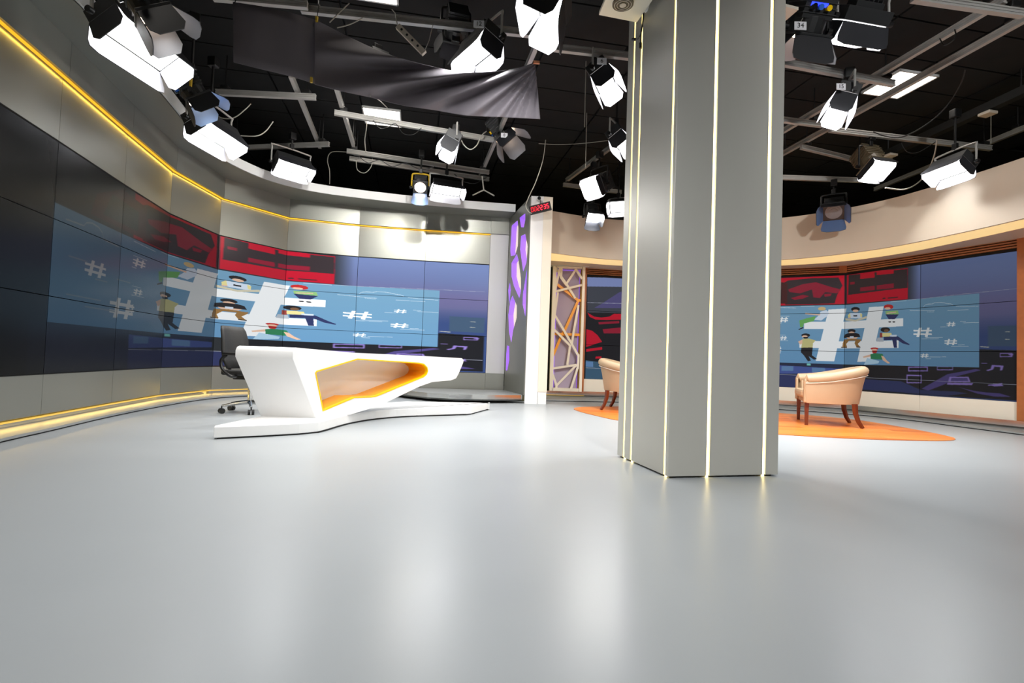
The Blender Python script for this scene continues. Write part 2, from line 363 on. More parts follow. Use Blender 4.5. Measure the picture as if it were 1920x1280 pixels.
OPS = [('p','bld',[(0.102,1.042),(0.436,1.035),(0.436,0.75),(0.103,0.755)]),('p','glow',[(0.01,0.755),(0.118,0.745),(0.118,0.735),(0.01,0.746)]),('p','glow',[(0.299,0.957),(0.35,0.955),(0.35,0.948),(0.299,0.95)]),('p','glow',[(0.299,0.852),(0.35,0.851),(0.35,0.844),(0.299,0.845)]),('p','dk',[(0.002,0.712),(0.436,0.692),(0.437,0.018),(-0.765,0.008),(-1.769,0.013),(-1.775,0.453),(0.002,0.461)]),('p','navy',[(-1.702,0.213),(-1.038,0.202),(-0.748,0.082),(-0.748,0.02),(-1.723,0.027)]),('p','pur',[(-0.748,0.103),(-0.396,0.345),(-0.038,0.435),(0.026,0.418),(-0.3,0.309),(-0.421,0.194),(-0.654,0.078)]),('p','pur',[(-0.257,0.16),(-0.068,0.118),(0.105,0.102),(0.241,0.102),(0.373,0.063),(0.182,0.052),(-0.02,0.079)]),('p','navy',[(-0.748,0.082),(-0.299,0.092),(-0.132,0.075),(-0.403,0.015),(-0.748,0.02)]),('p','pl',[(-0.938,0.446),(-0.661,0.453),(-0.661,0.434),(-0.937,0.427)]),('p','pl',[(-0.936,0.386),(-0.661,0.395),(-0.66,0.377),(-0.936,0.367)]),('p','pl',[(-0.937,0.436),(-0.919,0.437),(-0.919,0.377),(-0.936,0.377)]),('p','pl',[(-0.677,0.443),(-0.661,0.443),(-0.661,0.386),(-0.677,0.385)]),('p','pl',[(-0.538,0.462),(-0.322,0.467),(-0.322,0.453),(-0.538,0.448)]),('p','pl',[(-0.538,0.413),(-0.322,0.42),(-0.322,0.406),(-0.538,0.399)]),('p','pl',[(-0.538,0.455),(-0.525,0.455),(-0.525,0.406),(-0.538,0.406)]),('p','pl',[(-0.334,0.46),(-0.322,0.46),(-0.322,0.413),(-0.334,0.412)]),('p','pl',[(-0.959,0.316),(-0.746,0.316),(-0.746,0.296),(-0.959,0.295)]),('p','pl',[(-0.959,0.31),(-0.746,0.319),(-0.746,0.302),(-0.959,0.293)]),('p','pl',[(-0.959,0.193),(-0.745,0.204),(-0.745,0.188),(-0.958,0.176)]),('p','pl',[(-0.959,0.301),(-0.944,0.302),(-0.943,0.185),(-0.958,0.184)]),('p','pl',[(-0.761,0.31),(-0.746,0.31),(-0.745,0.196),(-0.76,0.195)]),('p','pl',[(-0.369,0.306),(-0.126,0.317),(-0.101,0.241),(-0.386,0.226)]),('p','pur',[(-0.343,0.291),(-0.142,0.3),(-0.129,0.255),(-0.352,0.243)]),('p','pl',[(-0.395,0.219),(-0.069,0.229),(-0.085,0.197),(-0.404,0.185)]),('p','pl',[(0.149,0.497),(0.285,0.49),(0.27,0.426),(0.241,0.419),(0.248,0.467),(0.181,0.473),(0.166,0.432),(0.105,0.407),(0.081,0.42),(0.135,0.44)]),('p','pl',[(0.24,0.666),(0.379,0.666),(0.379,0.653),(0.24,0.653)]),('p','pl',[(0.24,0.621),(0.379,0.622),(0.379,0.61),(0.24,0.608)]),('p','pl',[(0.24,0.659),(0.251,0.659),(0.251,0.615),(0.24,0.615)]),('p','pl',[(0.369,0.66),(0.379,0.66),(0.379,0.616),(0.369,0.616)]),('p','pl',[(0.328,0.647),(0.394,0.656),(0.379,0.62)]),('p','pl',[(0.026,0.524),(0.096,0.525),(0.096,0.514),(0.026,0.513)]),('p','pl',[(0.105,0.212),(0.27,0.249),(0.27,0.235),(0.105,0.197)]),('p','pl',[(0.105,0.214),(0.249,0.241),(0.285,0.206),(0.181,0.194)]),('p','gl1',[(-3.033,0.406),(-1.986,0.377),(-1.985,0.294),(-3.031,0.244)]),('p','gl2',[(-2.977,0.388),(-2.78,0.395),(-2.779,0.309),(-2.976,0.301)]),('p','gl2',[(-2.48,0.382),(-2.272,0.378),(-2.27,0.294),(-2.478,0.297)]),('p','navy',[(-3.031,0.229),(-1.985,0.235),(-1.771,0.21),(-1.769,0.013),(-3.028,-0.008)]),('p','gl3',[(-2.565,0.452),(-2.502,0.454),(-2.501,0.418),(-2.565,0.415)]),('p','red',[(-3.058,2.048),(-1.994,2.055),(-1.988,1.532),(-3.05,1.524)]),('p','rdk',[(-3.001,1.931),(-2.891,1.997),(-2.501,2.023),(-2.085,2.016),(-2.023,1.869),(-2.102,1.703),(-2.141,1.547),(-2.389,1.541),(-2.928,1.539),(-2.951,1.602),(-2.998,1.704)]),('p','rmd',[(-2.888,1.827),(-2.65,1.918),(-2.437,1.946),(-2.206,1.852),(-2.042,1.797),(-2.102,1.727),(-2.288,1.757),(-2.37,1.65),(-2.475,1.665),(-2.499,1.813),(-2.69,1.745),(-2.866,1.776)]),('p','rmd',[(-2.842,1.662),(-2.647,1.719),(-2.54,1.691),(-2.646,1.645),(-2.776,1.623)]),('p','rmd',[(-2.308,1.721),(-2.184,1.73),(-2.204,1.682),(-2.297,1.672)]),('p','red',[(-1.961,2.068),(-0.954,2.03),(-0.949,1.52),(-1.955,1.534)]),('p','rdk',[(-1.925,2.046),(-0.959,2.016),(-0.957,1.707),(-1.163,1.709),(-1.932,1.69)]),('p','red',[(-1.724,2.066),(-1.476,2.058),(-1.474,1.944),(-1.723,1.949)]),('p','red',[(-1.442,2.058),(-1.165,2.04),(-1.165,1.969),(-1.442,1.98)]),('p','rmd',[(-1.721,1.801),(-1.472,1.802),(-1.471,1.727),(-1.719,1.731)]),('p','rmd',[(-1.44,1.803),(-1.163,1.808),(-1.163,1.726),(-1.439,1.73)]),('p','rmd',[(-1.9,1.917),(-1.816,1.918),(-1.815,1.871),(-1.898,1.869)]),('p','rdk',[(-1.34,1.578),(-1.298,1.579),(-1.298,1.559),(-1.34,1.558)]),('p','rdk',[(-1.256,1.577),(-1.1,1.575),(-1.1,1.56),(-1.255,1.559)]),('BLUE',),('p','wh',[(-2.232,1.436),(-1.961,1.449),(-2.133,0.508),(-2.422,0.508)]),('p','wh',[(-1.564,1.441),(-1.321,1.436),(-1.514,0.511),(-1.756,0.507)]),('p','wh',[(-2.619,1.22),(-1.017,1.223),(-1.016,1.092),(-2.617,1.087)]),('p','wh',[(-2.69,0.864),(-1.084,0.865),(-1.083,0.739),(-2.687,0.736)]),('p','wh',[(-0.786,1.058),(-0.751,1.057),(-0.78,0.911),(-0.821,0.912)]),('p','wh',[(-0.675,1.053),(-0.64,1.052),(-0.669,0.908),(-0.709,0.909)]),('p','wh',[(-0.863,1.026),(-0.61,1.016),(-0.61,0.993),(-0.863,1.002)]),('p','wh',[(-0.863,0.97),(-0.609,0.961),(-0.609,0.938),(-0.863,0.946)]),('p','wh',[(-0.376,1.13),(-0.36,1.129),(-0.373,1.058),(-0.392,1.059)]),('p','wh',[(-0.325,1.128),(-0.31,1.127),(-0.323,1.056),(-0.341,1.057)]),('p','wh',[(-0.41,1.115),(-0.296,1.109),(-0.296,1.097),(-0.41,1.103)]),('p','wh',[(-0.41,1.087),(-0.296,1.082),(-0.296,1.07),(-0.41,1.076)]),('p','wh',[(-0.388,0.87),(-0.365,0.87),(-0.384,0.778),(-0.411,0.779)]),('p','wh',[(-0.315,0.869),(-0.293,0.868),(-0.312,0.777),(-0.338,0.778)]),('p','wh',[(-0.438,0.849),(-0.273,0.846),(-0.273,0.831),(-0.438,0.834)]),('p','wh',[(-0.438,0.814),(-0.273,0.811),(-0.273,0.797),(-0.438,0.799)]),('p','wh',[(-0.733,0.656),(-0.718,0.656),(-0.731,0.589),(-0.749,0.589)]),('p','wh',[(-0.683,0.656),(-0.668,0.656),(-0.681,0.59),(-0.698,0.589)]),('p','wh',[(-0.767,0.64),(-0.654,0.64),(-0.654,0.629),(-0.767,0.629)]),('p','wh',[(-0.767,0.614),(-0.654,0.615),(-0.654,0.604),(-0.767,0.603)]),('p','wh',[(-2.99,1.312),(-2.967,1.311),(-2.985,1.211),(-3.01,1.211)]),('p','wh',[(-2.921,1.311),(-2.9,1.311),(-2.917,1.211),(-2.941,1.211)]),('p','wh',[(-3.036,1.288),(-2.88,1.287),(-2.88,1.271),(-3.036,1.272)]),('p','wh',[(-3.036,1.25),(-2.88,1.249),(-2.879,1.233),(-3.035,1.233)]),('p','wh',[(-2.975,0.95),(-2.959,0.951),(-2.972,0.875),(-2.99,0.875)]),('p','wh',[(-2.926,0.951),(-2.911,0.951),(-2.923,0.876),(-2.941,0.876)]),('p','wh',[(-3.008,0.932),(-2.897,0.933),(-2.897,0.921),(-3.008,0.92)]),('p','wh',[(-3.008,0.903),(-2.897,0.905),(-2.896,0.893),(-3.007,0.891)]),('p','wh',[(-3.05,0.754),(-3.038,0.754),(-3.047,0.644),(-3.061,0.643)]),('p','wh',[(-3.011,0.755),(-2.998,0.755),(-3.007,0.645),(-3.022,0.644)]),('p','wh',[(-3.077,0.727),(-2.988,0.729),(-2.987,0.711),(-3.077,0.709)]),('p','wh',[(-3.076,0.685),(-2.986,0.687),(-2.986,0.669),(-3.075,0.667)]),('p','wl',[(-0.919,1.343),(-0.57,1.317),(-0.57,1.31),(-0.919,1.336)]),('p','wl',[(-0.4,1.304),(-0.129,1.299),(-0.129,1.293),(-0.4,1.297)]),('p','wl',[(-0.681,1.306),(-0.58,1.299),(-0.579,1.292),(-0.681,1.3)]),('p','wl',[(-0.237,1.13),(-0.162,1.126),(-0.162,1.119),(-0.237,1.124)]),('p','wl',[(-0.203,1.108),(-0.004,1.104),(-0.004,1.097),(-0.203,1.102)]),('p','wl',[(-0.497,1.059),(-0.391,1.058),(-0.391,1.052),(-0.497,1.052)]),('p','wl',[(-0.697,0.902),(-0.461,0.9),(-0.461,0.893),(-0.697,0.895)]),('p','wl',[(-0.753,0.882),(-0.513,0.881),(-0.513,0.874),(-0.753,0.876)]),('p','wl',[(-0.26,0.78),(-0.176,0.783),(-0.176,0.776),(-0.26,0.774)]),('p','wl',[(-0.351,0.761),(-0.127,0.761),(-0.127,0.754),(-0.351,0.755)]),('p','wl',[(-0.639,0.606),(-0.414,0.609),(-0.414,0.603),(-0.639,0.599)]),('p','wl',[(-0.695,0.578),(-0.618,0.581),(-0.617,0.575),(-0.695,0.572)]),('p','wl',[(-1.213,1.503),(-0.969,1.503),(-0.969,1.496),(-1.213,1.496)]),('p','wl',[(-3.039,1.49),(-2.752,1.477),(-2.751,1.469),(-3.039,1.482)]),('p','wl',[(-2.677,1.508),(-2.452,1.507),(-2.452,1.499),(-2.676,1.5)]),('p','wl',[(-3.037,1.331),(-2.859,1.329),(-2.859,1.321),(-3.036,1.323)]),('p','wl',[(-3.046,1.193),(-2.99,1.193),(-2.99,1.185),(-3.046,1.185)]),('p','wl',[(-3.031,0.974),(-2.92,0.975),(-2.92,0.967),(-3.031,0.966)]),('p','wl',[(-3.03,0.866),(-2.874,0.868),(-2.874,0.86),(-3.029,0.858)]),('p','wl',[(-0.289,1.361),(-0.187,1.347),(-0.187,1.34),(-0.289,1.355)]),('p','wl',[(-0.187,1.347),(-0.009,1.34),(-0.009,1.334),(-0.187,1.34)]),('p','wl',[(-0.734,1.376),(-0.71,1.407),(-0.71,1.399),(-0.734,1.367)]),('p','wl',[(-0.71,1.407),(-0.672,1.419),(-0.672,1.41),(-0.71,1.399)]),('p','wl',[(-0.672,1.419),(-0.611,1.418),(-0.611,1.409),(-0.672,1.41)]),('p','wl',[(-0.611,1.418),(-0.571,1.435),(-0.571,1.426),(-0.611,1.409)]),('p','wl',[(-0.571,1.435),(-0.508,1.435),(-0.508,1.427),(-0.571,1.426)]),('p','wl',[(-0.508,1.435),(-0.445,1.421),(-0.445,1.413),(-0.508,1.427)]),('p','wl',[(-0.445,1.421),(-0.401,1.405),(-0.401,1.397),(-0.445,1.413)]),('p','wl',[(-0.401,1.405),(-0.357,1.398),(-0.357,1.39),(-0.401,1.397)]),('p','wl',[(-0.357,1.398),(-0.326,1.375),(-0.326,1.367),(-0.357,1.39)]),('p','blond',[(-2.274,1.451),(-2.28,1.436),(-2.297,1.425),(-2.322,1.418),(-2.349,1.419),(-2.375,1.426),(-2.392,1.438),(-2.4,1.453),(-2.393,1.468),(-2.375,1.479),(-2.35,1.485),(-2.323,1.485),(-2.298,1.478),(-2.28,1.466)]),('p','pale',[(-2.264,1.426),(-2.225,1.373),(-2.251,1.32),(-2.344,1.243),(-2.46,1.256),(-2.377,1.345),(-2.356,1.399)]),('p','skin',[(-2.356,1.357),(-2.599,1.377),(-2.604,1.362),(-2.366,1.335)]),('p','grn',[(-2.429,1.326),(-2.576,1.286),(-2.694,1.245),(-2.682,1.121),(-2.635,1.121),(-2.619,1.188),(-2.459,1.234)]),('p','blk',[(-2.708,1.081),(-2.635,1.121),(-2.621,1.106),(-2.699,1.067)]),('p','blk',[(-1.721,1.417),(-1.728,1.4),(-1.75,1.388),(-1.78,1.382),(-1.815,1.385),(-1.846,1.395),(-1.868,1.41),(-1.876,1.428),(-1.869,1.445),(-1.848,1.457),(-1.816,1.463),(-1.781,1.46),(-1.75,1.45),(-1.728,1.434)]),('p','skin',[(-1.744,1.39),(-1.749,1.381),(-1.763,1.373),(-1.784,1.37),(-1.806,1.372),(-1.827,1.378),(-1.842,1.387),(-1.848,1.398),(-1.842,1.408),(-1.828,1.415),(-1.807,1.418),(-1.784,1.416),(-1.763,1.41),(-1.749,1.401)]),('p','pale',[(-1.9,1.368),(-1.688,1.354),(-1.677,1.261),(-1.913,1.274)]),('p','skin',[(-1.914,1.355),(-1.9,1.368),(-1.879,1.275),(-1.932,1.278)]),('p','yel',[(-1.933,1.337),(-1.894,1.368),(-1.884,1.299),(-1.928,1.29)]),('p','yel',[(-1.715,1.356),(-1.678,1.332),(-1.683,1.275),(-1.71,1.288)]),('p','beige',[(-1.981,1.281),(-1.796,1.244),(-1.6,1.297),(-1.6,1.258),(-1.796,1.211),(-1.975,1.24)]),('p','blk',[(-1.832,1.326),(-1.766,1.322),(-1.766,1.298),(-1.832,1.303)]),('p','redh',[(-1.169,1.415),(-1.175,1.397),(-1.196,1.384),(-1.226,1.378),(-1.26,1.381),(-1.29,1.391),(-1.312,1.408),(-1.319,1.427),(-1.312,1.444),(-1.291,1.457),(-1.261,1.463),(-1.227,1.46),(-1.197,1.45),(-1.176,1.433)]),('p','skin',[(-1.212,1.392),(-1.216,1.383),(-1.228,1.377),(-1.247,1.375),(-1.267,1.376),(-1.287,1.382),(-1.3,1.39),(-1.304,1.399),(-1.3,1.407),(-1.287,1.413),(-1.269,1.415),(-1.248,1.414),(-1.229,1.408),(-1.216,1.401)]),('p','lgrn',[(-1.295,1.358),(-1.098,1.357),(-1.084,1.293),(-1.285,1.299)]),('p','navy',[(-1.29,1.304),(-1.084,1.29),(-1.144,1.216),(-1.241,1.221)]),('p','blk',[(-1.199,1.173),(-1.201,1.168),(-1.208,1.164),(-1.217,1.163),(-1.227,1.163),(-1.236,1.166),(-1.243,1.17),(-1.246,1.175),(-1.243,1.18),(-1.237,1.183),(-1.227,1.185),(-1.217,1.184),(-1.208,1.182),(-1.201,1.177)]),('p','blk',[(-1.137,1.169),(-1.139,1.165),(-1.146,1.161),(-1.155,1.16),(-1.165,1.16),(-1.174,1.163),(-1.181,1.167),(-1.183,1.172),(-1.181,1.176),(-1.174,1.18),(-1.165,1.181),(-1.155,1.181),(-1.146,1.178),(-1.139,1.174)]),('p','skin',[(-1.274,1.327),(-1.129,1.339),(-1.124,1.324),(-1.269,1.312)]),('p','blk',[(-1.789,1.043),(-1.796,1.028),(-1.816,1.016),(-1.845,1.01),(-1.878,1.011),(-1.908,1.019),(-1.929,1.032),(-1.936,1.048),(-1.929,1.063),(-1.908,1.075),(-1.879,1.08),(-1.846,1.079),(-1.816,1.071),(-1.797,1.058)]),('p','skin',[(-1.81,1.013),(-1.815,1.004),(-1.829,0.997),(-1.85,0.994),(-1.873,0.994),(-1.894,0.999),(-1.908,1.007),(-1.914,1.016),(-1.909,1.026),(-1.894,1.032),(-1.874,1.036),(-1.85,1.035),(-1.829,1.03),(-1.815,1.022)]),('p','blk',[(-1.982,0.988),(-1.919,1.01),(-1.793,1.01),(-1.729,0.989),(-1.706,0.933),(-1.992,0.926)]),('p','skin',[(-1.959,0.935),(-1.745,0.934),(-1.78,0.907),(-1.922,0.906)]),('p','pale',[(-1.894,0.952),(-1.823,0.955),(-1.823,0.922),(-1.894,0.919)]),('p','brn',[(-1.987,0.897),(-1.863,0.909),(-1.687,0.891),(-1.71,0.854),(-1.751,0.813),(-1.709,0.762),(-1.774,0.762),(-1.807,0.826),(-1.791,0.875),(-1.91,0.872),(-1.957,0.816),(-1.94,0.757),(-2.01,0.757),(-2.007,0.821)]),('p','blk',[(-2.031,0.763),(-1.94,0.757),(-1.944,0.745),(-2.034,0.749)]),('p','blk',[(-1.778,0.767),(-1.704,0.762),(-1.704,0.748),(-1.778,0.753)]),('p','blk',[(-1.217,1.044),(-1.224,1.026),(-1.244,1.012),(-1.275,1.005),(-1.308,1.006),(-1.34,1.015),(-1.362,1.031),(-1.369,1.05),(-1.362,1.068),(-1.34,1.082),(-1.31,1.088),(-1.276,1.087),(-1.246,1.077),(-1.224,1.062)]),('p','dskin',[(-1.237,1.027),(-1.241,1.015),(-1.251,1.007),(-1.266,1.002),(-1.283,1.002),(-1.299,1.008),(-1.309,1.018),(-1.313,1.03),(-1.31,1.041),(-1.299,1.05),(-1.284,1.054),(-1.267,1.054),(-1.252,1.048),(-1.241,1.038)]),('p','yel',[(-1.345,0.995),(-1.198,0.99),(-1.183,0.933),(-1.344,0.928)]),('p','navy',[(-1.316,0.927),(-1.1,0.935),(-0.984,0.841),(-0.917,0.798),(-0.925,0.783),(-1.023,0.814),(-1.114,0.881),(-1.107,0.744),(-1.154,0.744),(-1.182,0.876),(-1.312,0.869)]),('p','rdp',[(-1.381,0.998),(-1.339,0.997),(-1.338,0.915),(-1.38,0.916)]),('p','gry',[(-1.419,0.917),(-1.329,0.914),(-1.316,0.847),(-1.437,0.849)]),('p','pale',[(-1.218,0.956),(-1.115,0.957),(-1.114,0.926),(-1.217,0.929)]),('p','blk',[(-2.517,0.969),(-2.524,0.954),(-2.543,0.942),(-2.571,0.935),(-2.603,0.935),(-2.631,0.941),(-2.651,0.953),(-2.659,0.968),(-2.652,0.983),(-2.632,0.995),(-2.604,1.002),(-2.572,1.002),(-2.545,0.996),(-2.524,0.984)]),('p','skin',[(-2.555,0.944),(-2.559,0.934),(-2.573,0.925),(-2.591,0.92),(-2.612,0.92),(-2.631,0.924),(-2.645,0.933),(-2.649,0.943),(-2.645,0.954),(-2.631,0.963),(-2.613,0.968),(-2.592,0.968),(-2.573,0.963),(-2.559,0.955)]),('p','blk',[(-2.632,0.934),(-2.551,0.94),(-2.547,0.915),(-2.604,0.9)]),('p','khaki',[(-2.64,0.904),(-2.54,0.91),(-2.427,0.877),(-2.469,0.821),(-2.474,0.745),(-2.655,0.737)]),('p','skin',[(-2.71,0.849),(-2.64,0.892),(-2.64,0.818),(-2.677,0.793)]),('p','blk',[(-2.655,0.737),(-2.472,0.745),(-2.483,0.608),(-2.402,0.543),(-2.45,0.527),(-2.536,0.592),(-2.499,0.51),(-2.545,0.494),(-2.614,0.605),(-2.662,0.658)]),('p','redh',[(-1.401,0.73),(-1.406,0.721),(-1.425,0.714),(-1.451,0.711),(-1.48,0.711),(-1.507,0.715),(-1.525,0.722),(-1.532,0.731),(-1.525,0.74),(-1.507,0.747),(-1.481,0.75),(-1.451,0.75),(-1.425,0.746),(-1.407,0.739)]),('p','skin',[(-1.417,0.706),(-1.422,0.696),(-1.435,0.688),(-1.454,0.684),(-1.476,0.684),(-1.495,0.688),(-1.509,0.696),(-1.514,0.706),(-1.509,0.716),(-1.496,0.723),(-1.477,0.728),(-1.455,0.728),(-1.435,0.723),(-1.422,0.715)]),('p','redh',[(-1.505,0.697),(-1.417,0.697),(-1.434,0.661),(-1.493,0.661)]),('p','dgrn',[(-1.531,0.64),(-1.46,0.661),(-1.334,0.647),(-1.313,0.603),(-1.34,0.55),(-1.525,0.561)]),('p','skin',[(-1.657,0.6),(-1.531,0.64),(-1.531,0.601),(-1.649,0.578)]),('p','skin',[(-1.356,0.618),(-1.314,0.608),(-1.266,0.542),(-1.208,0.494),(-1.245,0.487),(-1.326,0.541)]),('p','jean',[(-1.588,0.578),(-1.383,0.527),(-1.398,0.486),(-1.513,0.47),(-1.641,0.458),(-1.603,0.532)]),('p','ln',[(-0.949,1.507),(-0.702,1.513),(-0.702,1.508),(-0.949,1.502)]),('p','ln',[(-0.702,1.513),(-0.307,1.527),(-0.307,1.522),(-0.702,1.508)]),('p','ln',[(-0.307,1.527),(0.428,1.537),(0.428,1.533),(-0.307,1.522)]),('p','ln',[(-3.031,0.232),(-1.985,0.24),(-1.985,0.234),(-3.031,0.226)]),('p','ln',[(-1.985,0.24),(-0.767,0.239),(-0.767,0.234),(-1.985,0.234)]),('p','ln',[(-0.767,0.239),(0.43,0.235),(0.43,0.231),(-0.767,0.234)]),('p','sky2',[(-6.826,2.041),(-5.659,2.08),(-5.654,1.901),(-6.82,1.853)]),('p','pdk',[(-6.82,1.853),(-5.654,1.901),(-5.639,1.366),(-6.804,1.325)]),('p','pmd',[(-6.663,1.425),(-6.497,1.527),(-6.152,1.769),(-5.655,1.937),(-5.642,1.461)]),('p','ln',[(-6.81,1.53),(-5.644,1.556),(-5.644,1.548),(-6.81,1.522)]),('p','dk',[(-6.804,1.331),(-5.639,1.366),(-5.62,0.254),(-6.786,0.375)]),('p','red',[(-6.804,1.331),(-6.658,1.255),(-6.513,1.244),(-6.345,1.269),(-6.249,1.332),(-5.639,1.354),(-5.636,1.253),(-6.427,1.195),(-6.632,1.198),(-6.753,1.245)]),('p','rmd',[(-6.57,1.147),(-6.136,1.19),(-6.134,1.143),(-6.557,1.101)]),('p','rmd',[(-6.476,1.008),(-5.644,1.118),(-5.639,0.956),(-6.45,0.923)]),('p','red',[(-6.815,0.994),(-6.694,0.967),(-6.581,0.885),(-6.479,0.75),(-6.805,0.641)]),('p','red',[(-6.803,0.599),(-6.476,0.654),(-6.474,0.6),(-6.802,0.546)]),('p','red',[(-6.601,0.457),(-6.481,0.461),(-6.491,0.418),(-6.611,0.414)]),('p','teal',[(-6.807,0.375),(-5.62,0.254),(-5.611,-0.091),(-6.806,-0.019)]),('p','gl2',[(-6.807,0.353),(-6.653,0.348),(-6.65,0.241),(-6.803,0.247)]),('p','gl1',[(-6.324,0.359),(-5.678,0.338),(-5.676,0.252),(-6.322,0.274)]),('p','ln',[(-6.803,0.226),(-5.619,0.2),(-5.619,0.194),(-6.802,0.219)])]
U0, U1, PXM = -6.9, .5, 300
IW, IH = int((U1 - U0) * PXM), int(HP * 3 * PXM)
img = np.zeros((IH, IW, 3), np.float32)
uu = U0 + (np.arange(IW) + .5) / PXM; vv = (np.arange(IH) + .5) / PXM
UU, VV = np.meshgrid(uu, vv)
def c3(*c): return np.array(c, np.float32) / 255
# sky: dusk gradient on the right, near black far left
f = np.clip(VV / 2.05, 0, 1)[..., None]
sky = c3(66, 60, 92) * (1 - f) + c3(112, 130, 178) * f
band = np.exp(-((VV - 1.35) / .22) ** 2)[..., None]; sky = sky * (1 - .35 * band) + c3(120, 96, 140) * .35 * band
low = np.clip((1.2 - VV) / .3, 0, 1)[..., None]; sky = sky * (1 - low) + c3(52, 72, 122) * low
lf = np.clip((-.78 - UU) / .2, 0, 1)[..., None]; sky = sky * (1 - lf) + c3(40, 44, 48) * lf
lf = np.clip((-3.75 - UU) / .1, 0, 1)[..., None]; sky = sky * (1 - lf) + c3(18, 20, 24) * lf
img[:] = sky
img[(VV < .46) & (UU < -2.0) & (UU > -3.9)] = c3(34, 42, 66)
def fill(pts, col):
    xs = (np.array([p[0] for p in pts]) - U0) * PXM; ys = np.array([p[1] for p in pts]) * PXM
    x0, x1 = max(0, int(xs.min()) - 1), min(IW, int(xs.max()) + 2); y0, y1 = max(0, int(ys.min()) - 1), min(IH, int(ys.max()) + 2)
    if x1 <= x0 or y1 <= y0: return
    gx, gy = np.meshgrid(np.arange(x0, x1) + .5, np.arange(y0, y1) + .5); ins = np.zeros(gx.shape, bool); n = len(xs); j = n - 1
    for i in range(n):
        if ys[i] != ys[j]:
            ins ^= ((ys[i] > gy) != (ys[j] > gy)) & (gx < (xs[j] - xs[i]) * (gy - ys[i]) / (ys[j] - ys[i]) + xs[i])
        j = i
    img[y0:y1, x0:x1][ins] = col
def hashmark(u, z, w, h):
    for s in (-.22, .22): fill([(u + (s + .02) * w, z + h / 2), (u + (s + .16) * w, z + h / 2), (u + (s + .04) * w, z - h / 2), (u + (s - .12) * w, z - h / 2)], c3(*PAL['wh']))
    for s in (-.2, .18): fill([(u - w / 2, z - (s - .06) * h), (u + w / 2, z - (s - .06) * h), (u + w / 2, z - (s + .1) * h), (u - w / 2, z - (s + .1) * h)], c3(*PAL['wh']))
BL = -3.79
for o in OPS:
    if o[0] == 'BLUE':
        for _ in range(1):      # the moving background behind the blue picture is soft
            for ax, kk in ((1, 2), (0, 1)):
                img[:] = sum(np.roll(img, s_, ax) for s_ in range(-kk, kk + 1)) / (2 * kk + 1)
        for d in (-.2, -3.3):   # dark and red patterns further left, above the blue picture
            pass
        fill([(-3.5, 1.56), (-2.9, 1.56), (-2.9, 1.95), (-3.2, 2.0), (-3.45, 1.8)], c3(70, 30, 32))
        fill([(-3.38, 1.62), (-3.0, 1.62), (-3.0, 1.85), (-3.3, 1.88)], c3(30, 38, 34))
        k = (UU > BL) & (UU < 0) & (VV > .457) & (VV < 1.515)
        g = np.clip((VV - .457) / 1.06, 0, 1)[..., None]; h = np.clip((UU + .2) / 1.6 + 1, 0, 1)[..., None]
        bl = (c3(100, 148, 188) * (1 - g) + c3(112, 156, 186) * g) * (1 - .12 * h) + c3(120, 160, 180) * .12 * h
        img[k] = bl[k]
        hashmark(-3.42, 1.036, .2, .16); hashmark(-3.13, .688, .26, .22)
        for (a, b, z) in ((-3.66, -3.5, 1.08), (-3.42, -3.3, .93), (-3.66, -3.35, .72), (-3.5, -3.2, .64), (-3.2, -3.05, .99)):
            fill([(a, z), (b, z), (b, z + .012), (a, z + .012)], c3(150, 172, 188))
        pts = [(-3.7, 1.40), (-3.55, 1.41), (-3.53, 1.45), (-3.48, 1.47), (-3.42, 1.46), (-3.38, 1.42), (-3.36, 1.36), (-3.2, 1.35)]
        for a, b in zip(pts, pts[1:]): fill([a, b, (b[0], b[1] + .014), (a[0], a[1] + .014)], c3(170, 186, 196))
    else: fill(o[2], c3(*PAL[o[1]]))
rgba = np.ones((IH, IW, 4), np.float32); rgba[..., :3] = img
pic = bpy.data.images.new('video_wall_picture', IW, IH); pic.colorspace_settings.name = 'sRGB'
pic.pixels.foreach_set(rgba.ravel()); pic.update(); pic.pack()

SCR = {}
def screen_mat(g):
    if g in SCR: return SCR[g]
    m = bpy.data.materials.new('screen_picture'); m.use_nodes = True; nt = m.node_tree; b = nt.nodes['Principled BSDF']
    b.inputs['Base Color'].default_value = (.012, .013, .014, 1); b.inputs['Roughness'].default_value = .2; b.inputs['Specular IOR Level'].default_value = .09
    tx = nt.nodes.new('ShaderNodeTexImage'); tx.image = pic; tx.extension = 'EXTEND'
    nt.links.new(tx.outputs[0], b.inputs['Emission Color']); b.inputs['Emission Strength'].default_value = g
    SCR[g] = m; return m
def screen_panel(parent, A, B, z0, z1, u0, u1, v0, v1, g):
    A, B = Vector(A).to_3d(), Vector(B).to_3d(); e = (B - A).normalized(); n = Vector((e.y, -e.x, 0)); ins = .0035
    a, b = A + e * ins, B - e * ins; Z = Vector((0, 0, 1)); z0 += ins; z1 -= ins
    fr = [a + Z * z0, b + Z * z0, b + Z * z1, a + Z * z1]; bk = [p - n * .06 for p in fr]
    inv = Matrix.LocRotScale(parent.location, parent.rotation_euler, None).inverted()
    me = bpy.data.meshes.new('screen_panel'); me.from_pydata([tuple(inv @ p) for p in fr + bk], [], [(0, 1, 2, 3), (4, 7, 6, 5), (0, 4, 5, 1), (1, 5, 6, 2), (2, 6, 7, 3), (3, 7, 4, 0)])
    me.materials.append(screen_mat(g)); me.materials.append(M['blackp'])
    uv = me.uv_layers.new(name='UVMap'); cs = [(u0, v0), (u1, v0), (u1, v1), (u0, v1)]
    for i in range(4): uv.data[i].uv = ((cs[i][0] - U0) / (U1 - U0), cs[i][1] / (3 * HP))
    for k in range(1, 6): me.polygons[k].material_index = 1
    o = bpy.data.objects.new('screen_panel', me); C.objects.link(o); o.parent = parent
